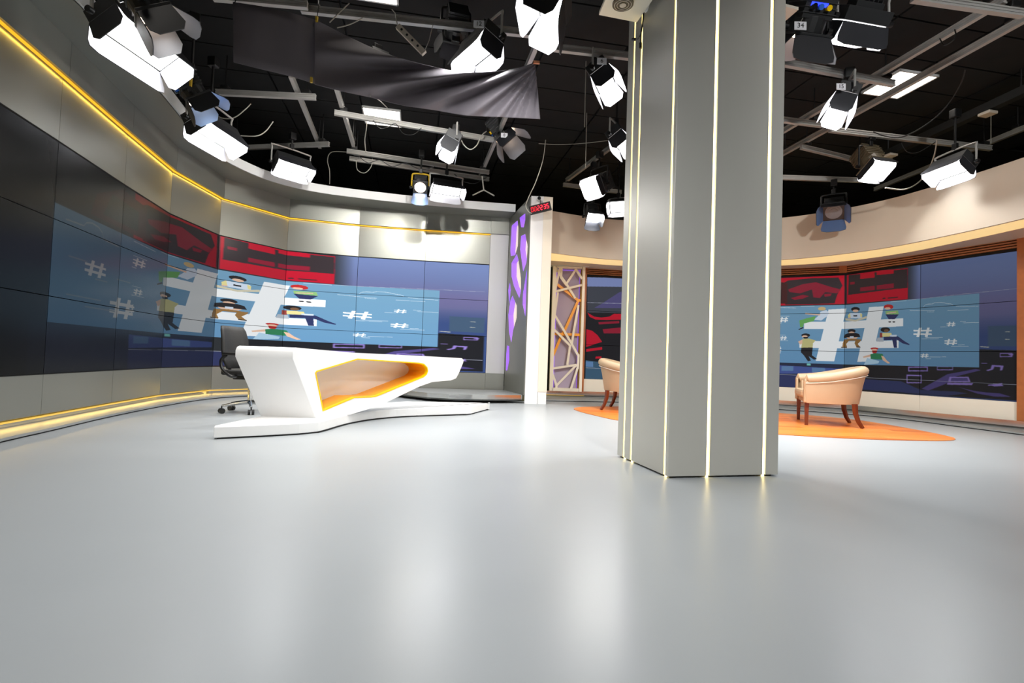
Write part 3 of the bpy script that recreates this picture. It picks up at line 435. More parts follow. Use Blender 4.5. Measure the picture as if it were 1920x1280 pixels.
vw = thing('video_wall', 'long curved video wall showing a stretched hashtag picture behind the white desk', 'video wall', (-4.1, 6.0, ZL))
slab(MB(), offset(LP, -.062), offset(LP, -.095), ZL, ZL + 3 * HP).build('backing', M['shadow'], vw)
slab(MB(), offset(LP, .002), offset(LP, -.09), ZL + 3 * HP, ZL + 3 * HP + .012).build('frame', M['shadow'], vw)
slab(MB(), offset(LP, .002), offset(LP, -.09), ZL - .006, ZL).build('frame', M['shadow'], vw)
gl = {-3: .02, -2: .02, -1: .03, 0: .12, 1: .15, 2: .3, 3: .9, 4: 1.25, 5: 1.3, 6: 1.25}  # emission per bay stands in for screens dimming at steep viewing angles
for i in range(len(LP) - 1):
    c = i - 3
    u0, u1 = (c - 6.24) * 1.2137 / 2, (c + 1 - 6.24) * 1.2137 / 2
    for k in range(3): screen_panel(vw, LP[i], LP[i + 1], ZL + k * HP, ZL + (k + 1) * HP, max(U0, u0), max(U0 + .01, u1), k * HP, (k + 1) * HP, gl[c])
vr = thing('video_wall', 'video wall framed in orange wood behind the beige armchairs', 'video wall', (5.9, 8.5, ZR))
RPv = RP
# path direction left-to-right: interior (towards camera) lies on the right of the path too
slab(MB(), offset(RPv, -.062), offset(RPv, -.095), ZR, ZR + 3 * HP).build('backing', M['shadow'], vr)
slab(MB(), offset(RPv, .004), offset(RPv, -.09), ZR + 3 * HP, ZR + 3 * HP + .035).build('frame', M['shadow'], vr)
gr = [.85, .9, .9, .9, .62, .55]
for i in range(len(RP) - 1):
    c = i - 4; L = math.dist(RP[i], RP[i + 1])
    g = [.8, .8, .8, .72, .52, .42][i]  # viewing-angle dimming set as emission strength here too
    for k in range(3): screen_panel(vr, RP[i], RP[i + 1], ZR + k * HP, ZR + (k + 1) * HP, c * 1.2137 - 1.985, c * 1.2137 - 1.985 + L, k * HP, (k + 1) * HP, g)

# ================================================================== RIGHT SET WALL
wr = struct(slab(MB(), offset(RPx, -.10), offset(RPx, -.35), 0, 2.6), 'wall_right', M['black'], 'curved right set wall with cream base and wood slats')
seg_panels(wr, 'panel', RP, 0, .14, ZR, M['cream'])
# wood posts
def post(A, B, z0, z1, name='wood_post'):
    A, B = Vector(A), Vector(B); e = (B - A).normalized(); n = Vector((e.y, -e.x))
    MB().prism([tuple(A + n * .04), tuple(B + n * .04), tuple(B - n * .1), tuple(A - n * .1)], z0, z1).build(name, M['wood'], wr)
post((1.28, 10.40), (1.45, 10.42), .14, 2.6)
post(RP[-1], (6.95, 6.76), .14, 2.6)
post((6.99, 6.66), (7.42, 5.6), .14, 2.6)
d = (Vector(RP[4]) - Vector(RP[3])).normalized() * .09
post(tuple(Vector(RP[4]) - d), tuple(Vector(RP[4]) + Vector((.012, -.03))), ZR + 3 * HP + .035, 2.6, 'wood_block')
# slats above the screens
for i in range(len(RP) - 1):
    for k in range(4):
        z = ZR + 3 * HP + .042 + k * .036
        q = [RP[i], RP[i + 1]]; A, B = Vector(RP[i]), Vector(RP[i + 1])
        if i == 3: B = B - d
        slab(MB(), offset([tuple(A), tuple(B)], .02 ), offset([tuple(A), tuple(B)], -.08), z, z + .021).build('slat', M['wood_slat'], wr)
# header: curved beige fascia and warm light soffit
hd = [(.62, 9.0), (1.25, 9.27), (1.916, 9.426), (3.3, 9.42), (4.552, 8.944), (5.179, 8.40), (5.60, 7.75), (5.84, 6.95), (5.999, 6.104), (6.06, 5.2), (6.05, 4.3)]
hb = [(.62, 9.72), (1.35, 9.86), (2.036, 9.997), (3.4, 9.98), (4.815, 9.456), (5.625, 8.891), (6.08, 8.126), (6.27, 7.292), (6.388, 6.5), (6.5, 5.5), (6.6, 4.4)]
NH = 50
hf = nearest_poly([tuple(p[:2]) for p in cat_rom([(x, y, 0) for x, y in hd], 6)], NH)
hk = nearest_poly([tuple(p[:2]) for p in cat_rom([(x, y, 0) for x, y in hb], 6)], NH)
hw = nearest_poly(offset(RPx, -.3), NH)
t3 = struct(slab(MB(), hf, offset(hf, -.04), 2.6, 3.33), 'trim_3', M['beige'], 'tall curved beige header above the right set', smooth=True)
slab(MB(), offset(hf, -.045), hk, 2.602, 2.62).build('light_soffit', M['soffit_led'], t3)
slab(MB(), hk, hw, 2.60, 2.62).build('soffit_board', M['beige'], t3)
# steps of the right set
rf = [(.62, 9.32), (1.2, 9.45), (1.8, 9.58), (3.2, 9.7), (4.3, 9.42), (4.92, 9.12), (5.5, 8.85), (5.923, 8.45), (6.14, 7.9), (6.25, 7.24), (6.40, 6.5), (6.62, 5.4), (6.8, 4.4)]
rff = nearest_poly([tuple(p[:2]) for p in cat_rom([(x, y, 0) for x, y in rf], 6)], NH)
rbk = nearest_poly(offset(RPx, -.08), NH)
t4 = struct(slab(MB(), rff, rbk, .012, .03), 'trim_4', M['grey'], 'low grey step curving along the right set')
slab(MB(), offset(rff, -.012), offset(rff, -.05), 0, .012).build('shadow_gap', M['shadow'], t4)
up = offset(RPx, .10)
slab(MB(), up, offset(RPx, -.08), .065, .14).build('chrome_step', M['chrome'], t4)
slab(MB(), offset(RPx, .06), offset(RPx, -.08), .03, .065).build('step_base', M['grey'], t4)
q = offset(RPx, .085); q2 = offset(RPx, .07)
for a, b in ((0, 2), (8, 11)): slab(MB(), q[a:b], q2[a:b], .052, .064).build('light_strip', M['led_y2'], t4)

# ================================================================== BACK PLATFORM + WHITE COLUMN + PURPLE PANEL
pf = [atz(760, 740, .065), atz(800, 744.5, .065), atz(850, 747.5, .065), atz(918, 748.8, .065), atz(985, 749, .065)]
pfp = [tuple(p[:2]) for p in pf]
pfp = [(-2.2, 9.35)] + pfp; pfp[-1] = (.2, 8.70)
pbk = [(-2.2, 9.58), (-1.7, 9.66), (-1.3, 9.7), (-.8, 9.76), (-.3, 9.83), (.0, 9.88)]
plat = tag(slab(MB(), nearest_poly(pfp, 24), nearest_poly(pbk, 24), .065, .135).build('platform', M['chrome']), 'low stage platform with a polished metal edge below the back screens', 'platform')
top = slab(MB(), nearest_poly(pfp, 24), nearest_poly(pbk, 24), .135, .139).build('top_sheet', M['grey'], plat)
b2 = [(p[0], p[1] + .12) for p in pfp]
slab(MB(), nearest_poly(b2, 24), nearest_poly(pbk, 24), .032, .065).build('base', M['grey'], plat)

colp = thing('set_column', 'tall glossy white rectangular column between the two sets', 'column', (.43, 8.75, 0))
def zx(x, Y): return aty(x, 600, Y).x
MB().prism([(.24, 8.65), (.45, 8.65), (.45, 9.4), (.375, 9.4), (.375, 8.695), (.24, 8.695)], .0, 3.47).build('front_panel', M['white'], colp)
MB().prism([(.452, 8.655), (.605, 8.68), (.605, 9.5), (.452, 9.5)], .2, 3.47).build('side_panel', M['cream'], colp)
MB().prism([(.455, 8.66), (.60, 8.69), (.60, 9.4), (.455, 9.4)], .0, .2).build('base', M['white'], colp)

PA, PB = (.235, 8.655), (-.135, 9.93)
pe = (Vector(PB) - Vector(PA)); pL = pe.length; pe.normalize(); pn = Vector((-pe.y, pe.x)).to_3d()    # pn points to the left, away from the column
if pn.x > 0: pn = -pn
def PP(a, b): return Vector((PA[0] + pe.x * a, PA[1] + pe.y * a, b))
def onp(x, y):
    p = atl(x, y, PA, PB); return ((Vector(p[:2]) - Vector(PA)).dot(pe), p.z)
HS = [[(974.5, 408), (984.7, 400), (985, 411), (982, 426), (977, 426)],
      [(959.7, 423), (970.3, 413), (971.9, 427), (971, 460), (966, 478), (958, 480), (956.9, 470)],
      [(977, 442.5), (984.7, 438.6), (991, 461), (987, 492.5), (981, 509), (975.3, 467.5)],
      [(959.4, 492.5), (969, 476), (971.9, 486), (976.6, 520.6), (976.6, 546), (973.8, 559), (963.6, 536), (959, 517.5)],
      [(990.0, 503), (989.3, 557), (986.6, 593), (980, 570), (980.7, 550)],
      [(956, 529), (957.6, 544), (954.8, 570), (953.2, 544)],
      [(961, 553.7), (969, 573), (968.6, 596), (962, 619), (958.7, 641.7), (954.5, 622.6), (953.2, 590), (956.8, 563.5)],
      [(951, 647), (954.8, 649), (954.8, 675), (951, 694), (948.6, 694), (949.4, 662)]]
holes = [[onp(*p) for p in h] for h in HS]
hmax = pL - .08
holes = [[(min(max(a, .09), hmax), b) for a, b in h] for h in holes]
pp = thing('cutout_panel', 'tall grey side panel with purple-lined cell cutouts left of the white column', 'panel', (.05, 9.3, 0))
pL -= .05
MB().plate([(.05, .139), (pL, .139), (pL, 3.42), (.05, 3.47)], holes, PP, -pn, .10, 0, 1).build('face_plate', [M['alu'], M['purple']], pp)
MB().plate([(.06, .145), (pL, .145), (pL, 3.41), (.06, 3.45)], [], lambda a, b: PP(a, b) - pn * .102, -pn, .01).build('backlight', M['creamlit'], pp)

# ================================================================== LATTICE SCREEN
YL = 10.2
def lp(x, y, Y=YL): return aty(x, y, Y)
lat = thing('lattice_screen', 'narrow white and orange branching lattice screen left of the wood post', 'screen', (lp(1065, 700).x, YL, .14))
def bar(mb, p, q, w, t, Y):
    a, b = lp(p[0], p[1], Y), lp(q[0], q[1], Y); e = (b - a).normalized(); n = Vector((e.z, 0, -e.x)) * (w / 2); D = Vector((0, t, 0))
    a = a - e * w * .3; b = b + e * w * .3
    mb.hexa([a - n, b - n, b - n + D, a - n + D], [a + n, b + n, b + n + D, a + n + D])
x0, x1 = lp(1034, 600).x, lp(1094.5, 600).x; zt = 2.585; zb = .14
fr = MB()
fr.box((x0 + .035, YL + .07, (zt + zb) / 2), (.07, .18, zt - zb)); fr.box((x1 - .025, YL + .07, (zt + zb) / 2), (.05, .18, zt - zb))
fr.box(((x0 + x1) / 2, YL + .07, zt - .015), (x1 - x0 - .12, .18, .03)); fr.box(((x0 + x1) / 2, YL + .07, zb + .03), (x1 - x0 - .12, .18, .06))
fr.build('frame', M['cream'], lat)
MB().box(((x0 + x1) / 2, YL + .17, (zt + zb) / 2), (x1 - x0 - .1, .02, zt - zb - .08)).build('backboard', M['lilac'], lat)
MB().box((x1 - .06, YL + .12, (zt + zb) / 2), (.02, .08, zt - zb - .08)).build('gold_strip', M['gold'], lat)
for (x, ww) in ((x0 + .09, .012), (x1 - .085, .012)):
    MB().box((x, YL + .155, (zt + zb) / 2), (ww, .008, zt - zb - .1)).build('purple_light', M['purple'], lat)
MB().box(((x0 + x1) / 2, YL + .15, zt - .045), (x1 - x0 - .14, .008, .014)).build('purple_light', M['purple'], lat)
WB = [[(1038, 547), (1091, 534)], [(1061.6, 532.5), (1080, 505)], [(1077, 500), (1091, 521.5)], [(1050.6, 499), (1041, 544)], [(1053.5, 499), (1052, 520), (1062, 534)], [(1042, 501), (1050, 515), (1063.7, 534.7), (1078, 557.7)], [(1046, 549), (1038.6, 600)], [(1036.5, 584), (1058, 620), (1085.5, 668)],
      [(1084.5, 573), (1076, 620), (1072.5, 643)], [(1036, 615), (1044, 622.5), (1069, 647.5), (1064, 682.5)], [(1034, 691), (1079, 684)], [(1034, 695), (1043.7, 722.5), (1043, 731)], [(1045, 721), (1081, 684)], [(1083.5, 688), (1070, 731)], [(1085, 665), (1083.5, 690)]]
for j_, pl in enumerate(WB):
    mb = MB()
    for k_, (a, b) in enumerate(zip(pl, pl[1:])): bar(mb, a, b, .042, .03, YL + .012 + .003 * k_ + .0012 * j_)
    mb.build('lattice_bar', M['cream'], lat)
for j_, pl in enumerate([[(1041, 530), (1084.5, 563), (1088, 563)], [(1084.5, 563), (1059, 619), (1053.7, 627)], [(1036, 625.6), (1086, 627.5)], [(1053.7, 627), (1035, 671)]]):
    mb = MB()
    for k_, (a, b) in enumerate(zip(pl, pl[1:])): bar(mb, a, b, .05, .03, YL + .06 + .003 * k_ + .0055 * j_)
    mb.build('lattice_bar', M['orange'], lat)
MB().box(((x0 + x1) / 2 + .02, YL + .01, 2.6), (x1 - x0 + .1, .1, .02)).build('top_rail', M['alu_w'], lat)

# ================================================================== PILLAR
A = Vector((.846, 4.073)); Cc = Vector((1.019, 3.338)); D_ = Vector((1.815, 3.527))
es = (Cc - A).normalized(); LS = (Cc - A).length; ef = (D_ - Cc).normalized(); LF = (D_ - Cc).length
pil = thing('pillar', 'large square grey metal-clad pillar with thin vertical warm light strips', 'pillar', (1.33, 3.8, 0), kind='structure')
ins = Vector((es.y, -es.x)); inf = Vector((-ef.y, ef.x))
if ins.x < 0: ins = -ins      # into the pillar from the side face
if inf.y < 0: inf = -inf
cen = [A + ins * .03, Cc + (ins + inf) * .03, D_ + inf * .03 - ef * .03, D_ - ef * .03 + (A - Cc), ]
MB().prism([tuple(p) for p in cen], 0, CZ).build('core', M['shadow'], pil)
def clad(P0, e, n, a, b, name='cladding_panel', m=None, d=0., z0=.012, th=.028):
    p, q = P0 + e * a + n * d, P0 + e * b + n * d
    return MB().prism([tuple(p), tuple(q), tuple(q + n * th), tuple(p + n * th)], z0, CZ).build(name, m or M['pillar'], pil, bevel=.003)
g = .011
cuts = [.107, .228, .706]; a = 0
for c in cuts: clad(A, es, ins, a, c - g); clad(A, es, ins, c - g + .004, c + g - .004, 'light_strip', M['led_w'], .008, .0, .012); a = c + g
clad(A, es, ins, a, LS)
cuts = [.287, .709]; a = .0
for c in cuts: clad(Cc, ef, inf, a, c - g); clad(Cc, ef, inf, c - g + .003, c + g - .003, 'light_strip', M['led_w'], .008, .0, .012); a = c + g
clad(Cc, ef, inf, a, LF)
B2 = D_ + (A - Cc)
clad(A, ef, -inf, .03, LF); clad(D_, -es, -ins, 0.03, LS)

# ================================================================== ORANGE FLOOR DISC (planks)
dp = [(.972, 7.861), (1.055, 7.419), (1.182, 7.042), (1.359, 6.603), (1.75, 6.2), (2.25, 5.92), (2.937, 5.74), (3.675, 5.61), (4.261, 5.62), (4.75, 5.70), (5.034, 5.91), (5.16, 6.3), (5.205, 6.858), (5.20, 7.4), (5.10, 7.85), (4.759, 8.25), (4.329, 8.5), (3.6, 8.75), (2.6, 8.8), (1.75, 8.66), (1.235, 8.40), (1.03, 8.15)]
disc = [(p.x, p.y) for p in cat_rom([(x, y, 0) for x, y in dp], 4, True)]
df = tag(MB().prism(disc, .0005, .004).build('stage_inlay', M['wood']), 'round orange wood plank floor inlay under the beige armchairs', 'floor inlay')
def clip(poly, a, b, c):     # keep a*x+b*y<=c
    out = []
    for i in range(len(poly)):
        p, q = poly[i - 1], poly[i]; fp, fq = a * p[0] + b * p[1] - c, a * q[0] + b * q[1] - c
        if (fp <= 0) != (fq <= 0): t = fp / (fp - fq); out.append((p[0] + (q[0] - p[0]) * t, p[1] + (q[1] - p[1]) * t))
        if fq <= 0: out.append(q)
    return out
pa = R(-8); px_, py_ = -math.sin(pa), math.cos(pa)
MW = [mat('plank_wood', rgb(*c), .35, noise=.16, nscale=5, spec=.3) for c in ((220, 126, 52), (212, 118, 46), (224, 134, 62), (198, 104, 38))]
lo = min(px_ * x + py_ * y for x, y in disc); k = 0
while True:
    s0 = lo + k * .16; k += 1
    pl = clip(clip(disc, px_, py_, s0 + .157), -px_, -py_, -s0)
    if len(pl) < 3: break
    xs = [math.cos(pa) * x + math.sin(pa) * y for x, y in pl]; x0_, x1_ = min(xs), max(xs); cut = x0_ - random.random() * 1.2
    while cut < x1_:
        pc = clip(clip(pl, math.cos(pa), math.sin(pa), cut + 1.597), -math.cos(pa), -math.sin(pa), -cut)
        if len(pc) >= 3: MB().prism(pc, .004, .008).build('plank', random.choice(MW), df)
        cut += 1.6

# ================================================================== NEWS DESK
DA = Vector((-1.846, 5.0)); dd = Vector((.52, .85)).normalized(); dn = Vector((-dd.y, dd.x)).to_3d()      # dn: away from the audience side
DEP = .44
def dsk(x, y):
    p = atl(x, y, DA, DA + dd); return ((Vector(p[:2]) - DA).dot(dd), p.z)
def DP(a, b): return Vector((DA[0] + dd.x * a, DA[1] + dd.y * a, b))
desk = thing('news_desk', 'angular glossy white presenter desk with a yellow-rimmed cut-out front', 'desk', (-1.9, 5.3, .1))
out = [(549.5, 660), (549, 672), (592, 783.5), (640, 783), (655, 772), (712, 760), (760, 737), (785, 725), (810, 716), (830, 714), (845, 713), (855, 709), (860, 700), (868, 681), (869.5, 675), (866, 671.3), (790, 667), (662, 661), (556, 651.5), (552, 654)]
o2 = [dsk(*p) for p in out]
o2[2] = (o2[2][0], .1); o2[3] = (o2[2][0] + .25, .1); o2[4] = (o2[2][0] + .42, .1)
hol = [(605, 771), (592, 706), (590.5, 699), (593, 695), (670, 672), (785, 679.5), (795, 682), (801, 688), (802.5, 695), (800, 702), (794, 707), (705, 743.5), (695, 745), (664, 746)]
h2 = [dsk(*p) for p in hol]
def inset(poly, d):
    n = len(poly); ar = sum(poly[i][0] * poly[(i + 1) % n][1] - poly[(i + 1) % n][0] * poly[i][1] for i in range(n)); s = 1 if ar > 0 else -1; r = []
    for i in range(n):
        a, b, c = Vector(poly[i - 1]), Vector(poly[i]), Vector(poly[(i + 1) % n]); e1, e2 = (b - a).normalized(), (c - b).normalized()
        m = Vector((-e1.y, e1.x)) * s + Vector((-e2.y, e2.x)) * s; m.normalize(); k = 1 / max(.45, m.dot(Vector((-e1.y, e1.x)) * s)); r.append((b.x + m.x * d * k, b.y + m.y * d * k))
    return r
mb = MB().plate(o2, [h2], DP, dn, .035, 0)
# shell: outer side walls back to the rear plane, rear board
n = len(o2); fr = [DP(*p) for p in o2]
def backp(i):
    p = fr[i] + Vector((-.53, .01, 0))
    return p
bk = [backp(i) for i in range(n)]
mb.add(fr + bk, [(i, (i + 1) % n, n + (i + 1) % n, n + i) for i in range(n)])
mb.build('body', M['white'], desk, smooth=True)
MB().plate(inset(o2, .01), [], lambda a, b: DP(a, b) + Vector((-.515, .01, 0)), dn, .01).build('back_board', M['white'], desk)
# cut-out: yellow rim and orange inner walls, white niche back
MB().plate(h2, [inset(h2, .012)], lambda a, b: DP(a, b) - dn * .004, dn, .04).build('rim', M['yellow'], desk)
hi = inset(h2, .010); nd = .30; k = len(hi)
f0 = [DP(*p) for p in hi]; f1 = [p + dn * nd for p in f0]
li = MB(); lw = MB()
for i in range(k):
    j = (i + 1) % k; q = [f0[i], f0[j], f1[j], f1[i]]
    left = i in (0, 1, 2); top = i in (3, 4)
    (lw if (left or top) else li).add(q, [(0, 1, 2, 3)])
li.build('niche_lining', M['orange'], desk, fixn=False); lw.build('niche_lining', M['whitem'], desk, fixn=False)
MB().plate(hi, [], lambda a, b: DP(a, b) + dn * nd, dn, .01).build('niche_back', M['whitem'], desk)
# plinth
pb = [(400, 821), (500, 816), (560, 812.5), (596, 809), (612, 805), (635, 798), (661, 791.5), (700, 785), (760, 780), (847, 777), (875, 776.2), (884, 775.2), (917, 766)]
pw = [tuple(atz(*p, .012)[:2]) for p in pb]
bkp = [tuple(atz(x, y, .1)[:2]) for x, y in ((918, 755), (840, 753.5), (762, 752.5))] + [(-1.95, 6.4), (-2.25, 5.5)] + [tuple(atz(496, 778.5, .1)[:2]), tuple(atz(403, 797.5, .1)[:2])]
pw2 = [tuple(p[:2]) for p in cat_rom([(x, y, 0) for x, y in pw[3:11]], 4)]
pw = pw[:3] + pw2 + pw[11:]
pd = thing('desk_plinth', 'low white free-form plinth the news desk stands on', 'plinth', (-1.8, 5.0, 0))
MB().prism(pw + bkp, .012, .1).build('top_body', M['whitem'], pd, bevel=.006)
cx = sum(p[0] for p in pw + bkp) / len(pw + bkp); cy = sum(p[1] for p in pw + bkp) / len(pw + bkp)
MB().prism([((x - cx) * .985 + cx, (y - cy) * .985 + cy) for x, y in pw + bkp], 0, .012).build('shadow_gap', M['shadow'], pd)

# ================================================================== OFFICE CHAIR
oc = thing('office_chair', 'black mesh office chair on chrome castor base behind the news desk', 'chair', (-3.04, 6.12, 0), R(-8))
# local frame: forward = +X
def loc(mb, name, m, **k): return mb.build(name, m, oc, world=False, **k)
for i in range(5):
    a = R(72 * i + 20); ca, sa = math.cos(a), math.sin(a)
    loc(MB().tube([(0, 0, .12), (ca * .16, sa * .16, .105), (ca * .3, sa * .3, .085)], [.026, .02, .014], 8), 'base_leg', M['chrome'], smooth=True)
    w = MB(); w.cyl((ca * .3, sa * .3, .085), (ca * .3, sa * .3, .05), .008, 6)
    for s in (-.02, .02): w.cyl((ca * .3 - sa * (s - .012), sa * .3 + ca * (s - .012), .03), (ca * .3 - sa * (s + .012), sa * .3 + ca * (s + .012), .03), .03, 14)
    loc(w, 'castor', M['blackp'], smooth=True)
loc(MB().cyl((0, 0, .1), (0, 0, .42), .024, 12), 'gas_lift', M['chrome'], smooth=True)
st = MB(); pr = [(-.23, .0, -.22), (-.23, .0, .22), (.2, 0, .22), (.25, 0, .15), (.25, 0, -.15), (.2, 0, -.22)]
st.prism([(p[0], p[2]) for p in pr], .43, .49); loc(st, 'seat', M['blackm'], bevel=.02)
loc(MB().prism([(-.15, -.12), (-.15, .12), (.12, .1), (.12, -.1)], .38, .43), 'mechanism', M['blackp'], bevel=.01)
bk_ = MB(); n1 = 7; vs = []
for (z, off, w) in ((.5, -.22, .2), (.6, -.26, .225), (.72, -.275, .235), (.84, -.285, .23), (.94, -.31, .215), (.99, -.33, .19)):
    for j in range(n1): t = j / (n1 - 1) * 2 - 1; vs.append((off + .05 * t * t, t * w, z))
fs = [(r * n1 + j, r * n1 + j + 1, (r + 1) * n1 + j + 1, (r + 1) * n1 + j) for r in range(5) for j in range(n1 - 1)]
bk_.add(vs, fs); ob = loc(bk_, 'backrest', M['blackm'], smooth=True); so = ob.modifiers.new('thickness', 'SOLIDIFY'); so.thickness = .025
loc(MB().tube([(-.12, 0, .41), (-.26, 0, .44), (-.30, 0, .56), (-.31, 0, .72)], .018, 8), 'back_bar', M['blackp'], smooth=True)
for s in (-1, 1):
    loc(MB().tube(cat_rom([(-.05, s * .2, .42), (-.05, s * .3, .43), (-.13, s * .32, .5), (-.16, s * .31, .6), (-.1, s * .31, .66)], 4), .017, 8), 'armrest_post', M['blackp'], smooth=True)
    loc(MB().box((0, s * .31, .675), (.26, .07, .03)), 'armrest_pad', M['blackp'], bevel=.012)
loc(MB().cyl((-.3, .24, .86), (-.3, .31, .86), .012, 8), 'adjuster_knob', M['chrome'], smooth=True)

# ================================================================== ARMCHAIRS (local forward -Y)
def armchair(label, loc_, rz):
    t = thing('tub_armchair', label, 'armchair', loc_, rz, 'beige tub armchairs on the orange floor inlay')
    Wd, Dp = .46, .37
    def path(n=33):
        pts = []
        for i in range(n):
            s = i / (n - 1)
            a = math.pi * (1 - s) ; ex_ = 2.6
            c, sn = math.cos(a), math.sin(a)
            x = Wd * math.copysign(abs(c) ** (2 / ex_), c); y = -.30 + (.30 + Dp) * abs(sn) ** (2 / ex_) if True else 0
            pts.append((x, y, s))
        return pts
    P_ = path(); n = len(P_)
    def top(s): return .60 + .13 * (math.sin(math.pi * s) ** 1.3)
    def out(x, y, s, k): v = Vector((x, y * .9, 0)); v = v.normalized() if v.length else v; return Vector((x, y, 0)) + v * k
    sh = MB(); vs = []
    for (x, y, s) in P_:
        h = top(s); fl = .07 * math.sin(math.pi * s)
        o0 = out(x, y, s, -.01); o1 = out(x, y, s, .01 + fl * .3); o2_ = out(x, y, s, .0 + fl); i1 = out(x, y, s, -.10 + fl); i0 = out(x, y, s, -.12)
        for p, z in ((o0, .29), (o1, .29 + (h - .29) * .55), (o2_, h - .03), (i1, h - .01), (i0, .34)): vs.append((p.x, p.y, z))
    fs = [(i * 5 + j, (i + 1) * 5 + j, (i + 1) * 5 + (j + 1) % 5, i * 5 + (j + 1) % 5) for i in range(n - 1) for j in range(5)] + [(4, 3, 2, 1, 0), tuple((n - 1) * 5 + j for j in range(5))]
    sh.add(vs, fs); sh.build('shell', M['leath'], t, world=False, smooth=True)
    roll = []
    for (x, y, s) in P_:
        h = top(s); fl = .07 * math.sin(math.pi * s); p = out(x, y, s, -.045 + fl * 1.15); roll.append((p.x, p.y, h - .005))
    roll = [(roll[0][0], roll[0][1] - .012, roll[0][2] - .02)] + roll + [(roll[-1][0], roll[-1][1] - .012, roll[-1][2] - .02)]
    MB().tube(roll, [.035] + [.062] * (len(roll) - 2) + [.035], 12).build('top_roll', M['leath'], t, world=False, smooth=True)
    MB().tube([(p[0] * 1.0, p[1], p[2] - .06) for p in [(out(x, y, s, .012 + .07 * math.sin(math.pi * s)).x, out(x, y, s, .012 + .07 * math.sin(math.pi * s)).y, top(s)) for x, y, s in P_]], .006, 6).build('piping', M['strip'], t, world=False, smooth=True)
    MB().prism([(x * .93, y * .93 - .01) for x, y, s in P_], .285, .35).build('seat_base', M['leath'], t, world=False, bevel=.015)
    MB().box((0, -.06, .40), (.70, .56, .11)).build('seat_cushion', M['leath'], t, world=False, bevel=.035)
    for s_ in (-1, 1):
        MB().box((s_ * .405, -.305, .44), (.10, .03, .30)).build('arm_front', M['leath'], t, world=False, bevel=.012)
        MB().hexa([(s_ * .38 - .018, -.30 - .0, 0), (s_ * .38 + .018, -.30, 0), (s_ * .38 + .018, -.264, 0), (s_ * .38 - .018, -.264, 0)], [(s_ * .38 - .025, -.305, .3), (s_ * .38 + .025, -.305, .3), (s_ * .38 + .025, -.255, .3), (s_ * .38 - .025, -.255, .3)]).build('leg', M['wood_dk'], t, world=False)
        l = MB().tube([(s_ * .33, .26, .3), (s_ * .335, .27, .18), (s_ * .345, .30, .08), (s_ * .36, .345, .0)], [.034, .03, .026, .022], 4); l.build('leg', M['wood_dk'], t, world=False)
    for i in (5, 9, 13, 16, 19, 23, 27):
        x, y, s = P_[i]; b = out(x, y, s, -.118); MB().sphere((b.x, b.y, top(s) - .1), .012, 8).build('button', M['strip'], t, world=False, smooth=True)
    return t
armchair('beige tub armchair seen from its side, right of the grey pillar', (4.25, 7.03, .0085), R(-112))
armchair('beige tub armchair half hidden behind the left edge of the pillar', (1.83, 8.10, .0085), R(68))

# ================================================================== COUNTDOWN CLOCK
ck = thing('countdown_clock', 'small black countdown clock with red digits hanging by the white column', 'clock', aty(1013, 390, 8.45), 0)
X = Matrix.Rotation(R(-16), 4, 'Y') @ Matrix.Rotation(R(6), 4, 'X')
MB().box((0, .02, 0), (.36, .05, .145), X=X).build('case', M['blackp'], ck, world=False, bevel=.006)
MB().box((0, -.008, .005), (.32, .006, .10), X=X).build('window', M['redback'], ck, world=False)
SEG = {'0': 'abcdef', '2': 'abged', '3': 'abgcd', '5': 'afgcd'}
def digit(mb, ch, x, w=.030, h=.07):
    g_ = {'a': (0, h / 2, 1), 'g': (0, 0, 1), 'd': (0, -h / 2, 1), 'b': (w / 2, h / 4, 0), 'c': (w / 2, -h / 4, 0), 'f': (-w / 2, h / 4, 0), 'e': (-w / 2, -h / 4, 0)}
    for s_ in SEG[ch]:
        dx, dz, hor = g_[s_]; mb.box((x + dx + dz * .12, -.013, dz + .005), ((w * .8, .004, .009) if hor else (.009, .004, h * .42)), X=X)
xs = [-.135, -.085, -.03, .02, .075, .125]
for i, chh in enumerate('002235'):
    mb = MB(); digit(mb, chh, xs[i]); mb.build('digit', M['red_dim'] if i < 2 else M['red_led'], ck, world=False)
for x in (-.058, .048):
    mb = MB(); mb.box((x, -.013, .022), (.007, .004, .007), X=X).box((x, -.013, -.012), (.007, .004, .007), X=X); mb.build('colon', M['red_dim'], ck, world=False)
MB().tube([(0, .03, .06), (0, .04, .14), (.0, .15, .20)], .008, 8).build('bracket', M['chrome'], ck, world=False, smooth=True)
MB().cyl((-.02, .08, .19), (-.02, .2, .19), .03, 12).build('clamp', M['chrome'], ck, world=False, smooth=True)

# ================================================================== LIGHTING RAILS
def rail(x0, y0, x1, y1, label, Z=4.1, ends=2, two=False):
    Z = 4.2 if ('steep' in label or 'diagonal' in label) else Z; a, b = atz(x0, y0, Z), atz(x1, y1, Z); return rail3(a, b, label)
def rail3(a, b, label, w=.05, h=.072, m='rail'):
    e = (b - a).normalized(); L = (b - a).length; az = math.atan2(e.y, e.x)
    t = thing('lighting_rail', label, 'rail', tuple((a + b) / 2), az, 'aluminium lighting rails')
    mb = MB()
    mb.box((0, 0, h / 2 - .008), (L, w, .016)).box((0, 0, -h / 2 + .008), (L, w, .016)).box((0, 0, 0), (L, w * .55, h - .03)).box((0, -w * .32, .0), (L, w * .2, .012)).box((0, w * .32, .0), (L, w * .2, .012))
    mb.build('profile', M[m], t, world=False)
    for s in (-1, 1):
        x = s * (L / 2 - .12); MB().cyl((x, 0, h / 2), (x, 0, CZ - a.z), .008, 6).build('hanger_rod', M['blackp'], t, world=False)
        MB().box((x, 0, h / 2 + .025), (.10, .09, .05)).build('clamp', M['blackp'], t, world=False, bevel=.008)
    return t
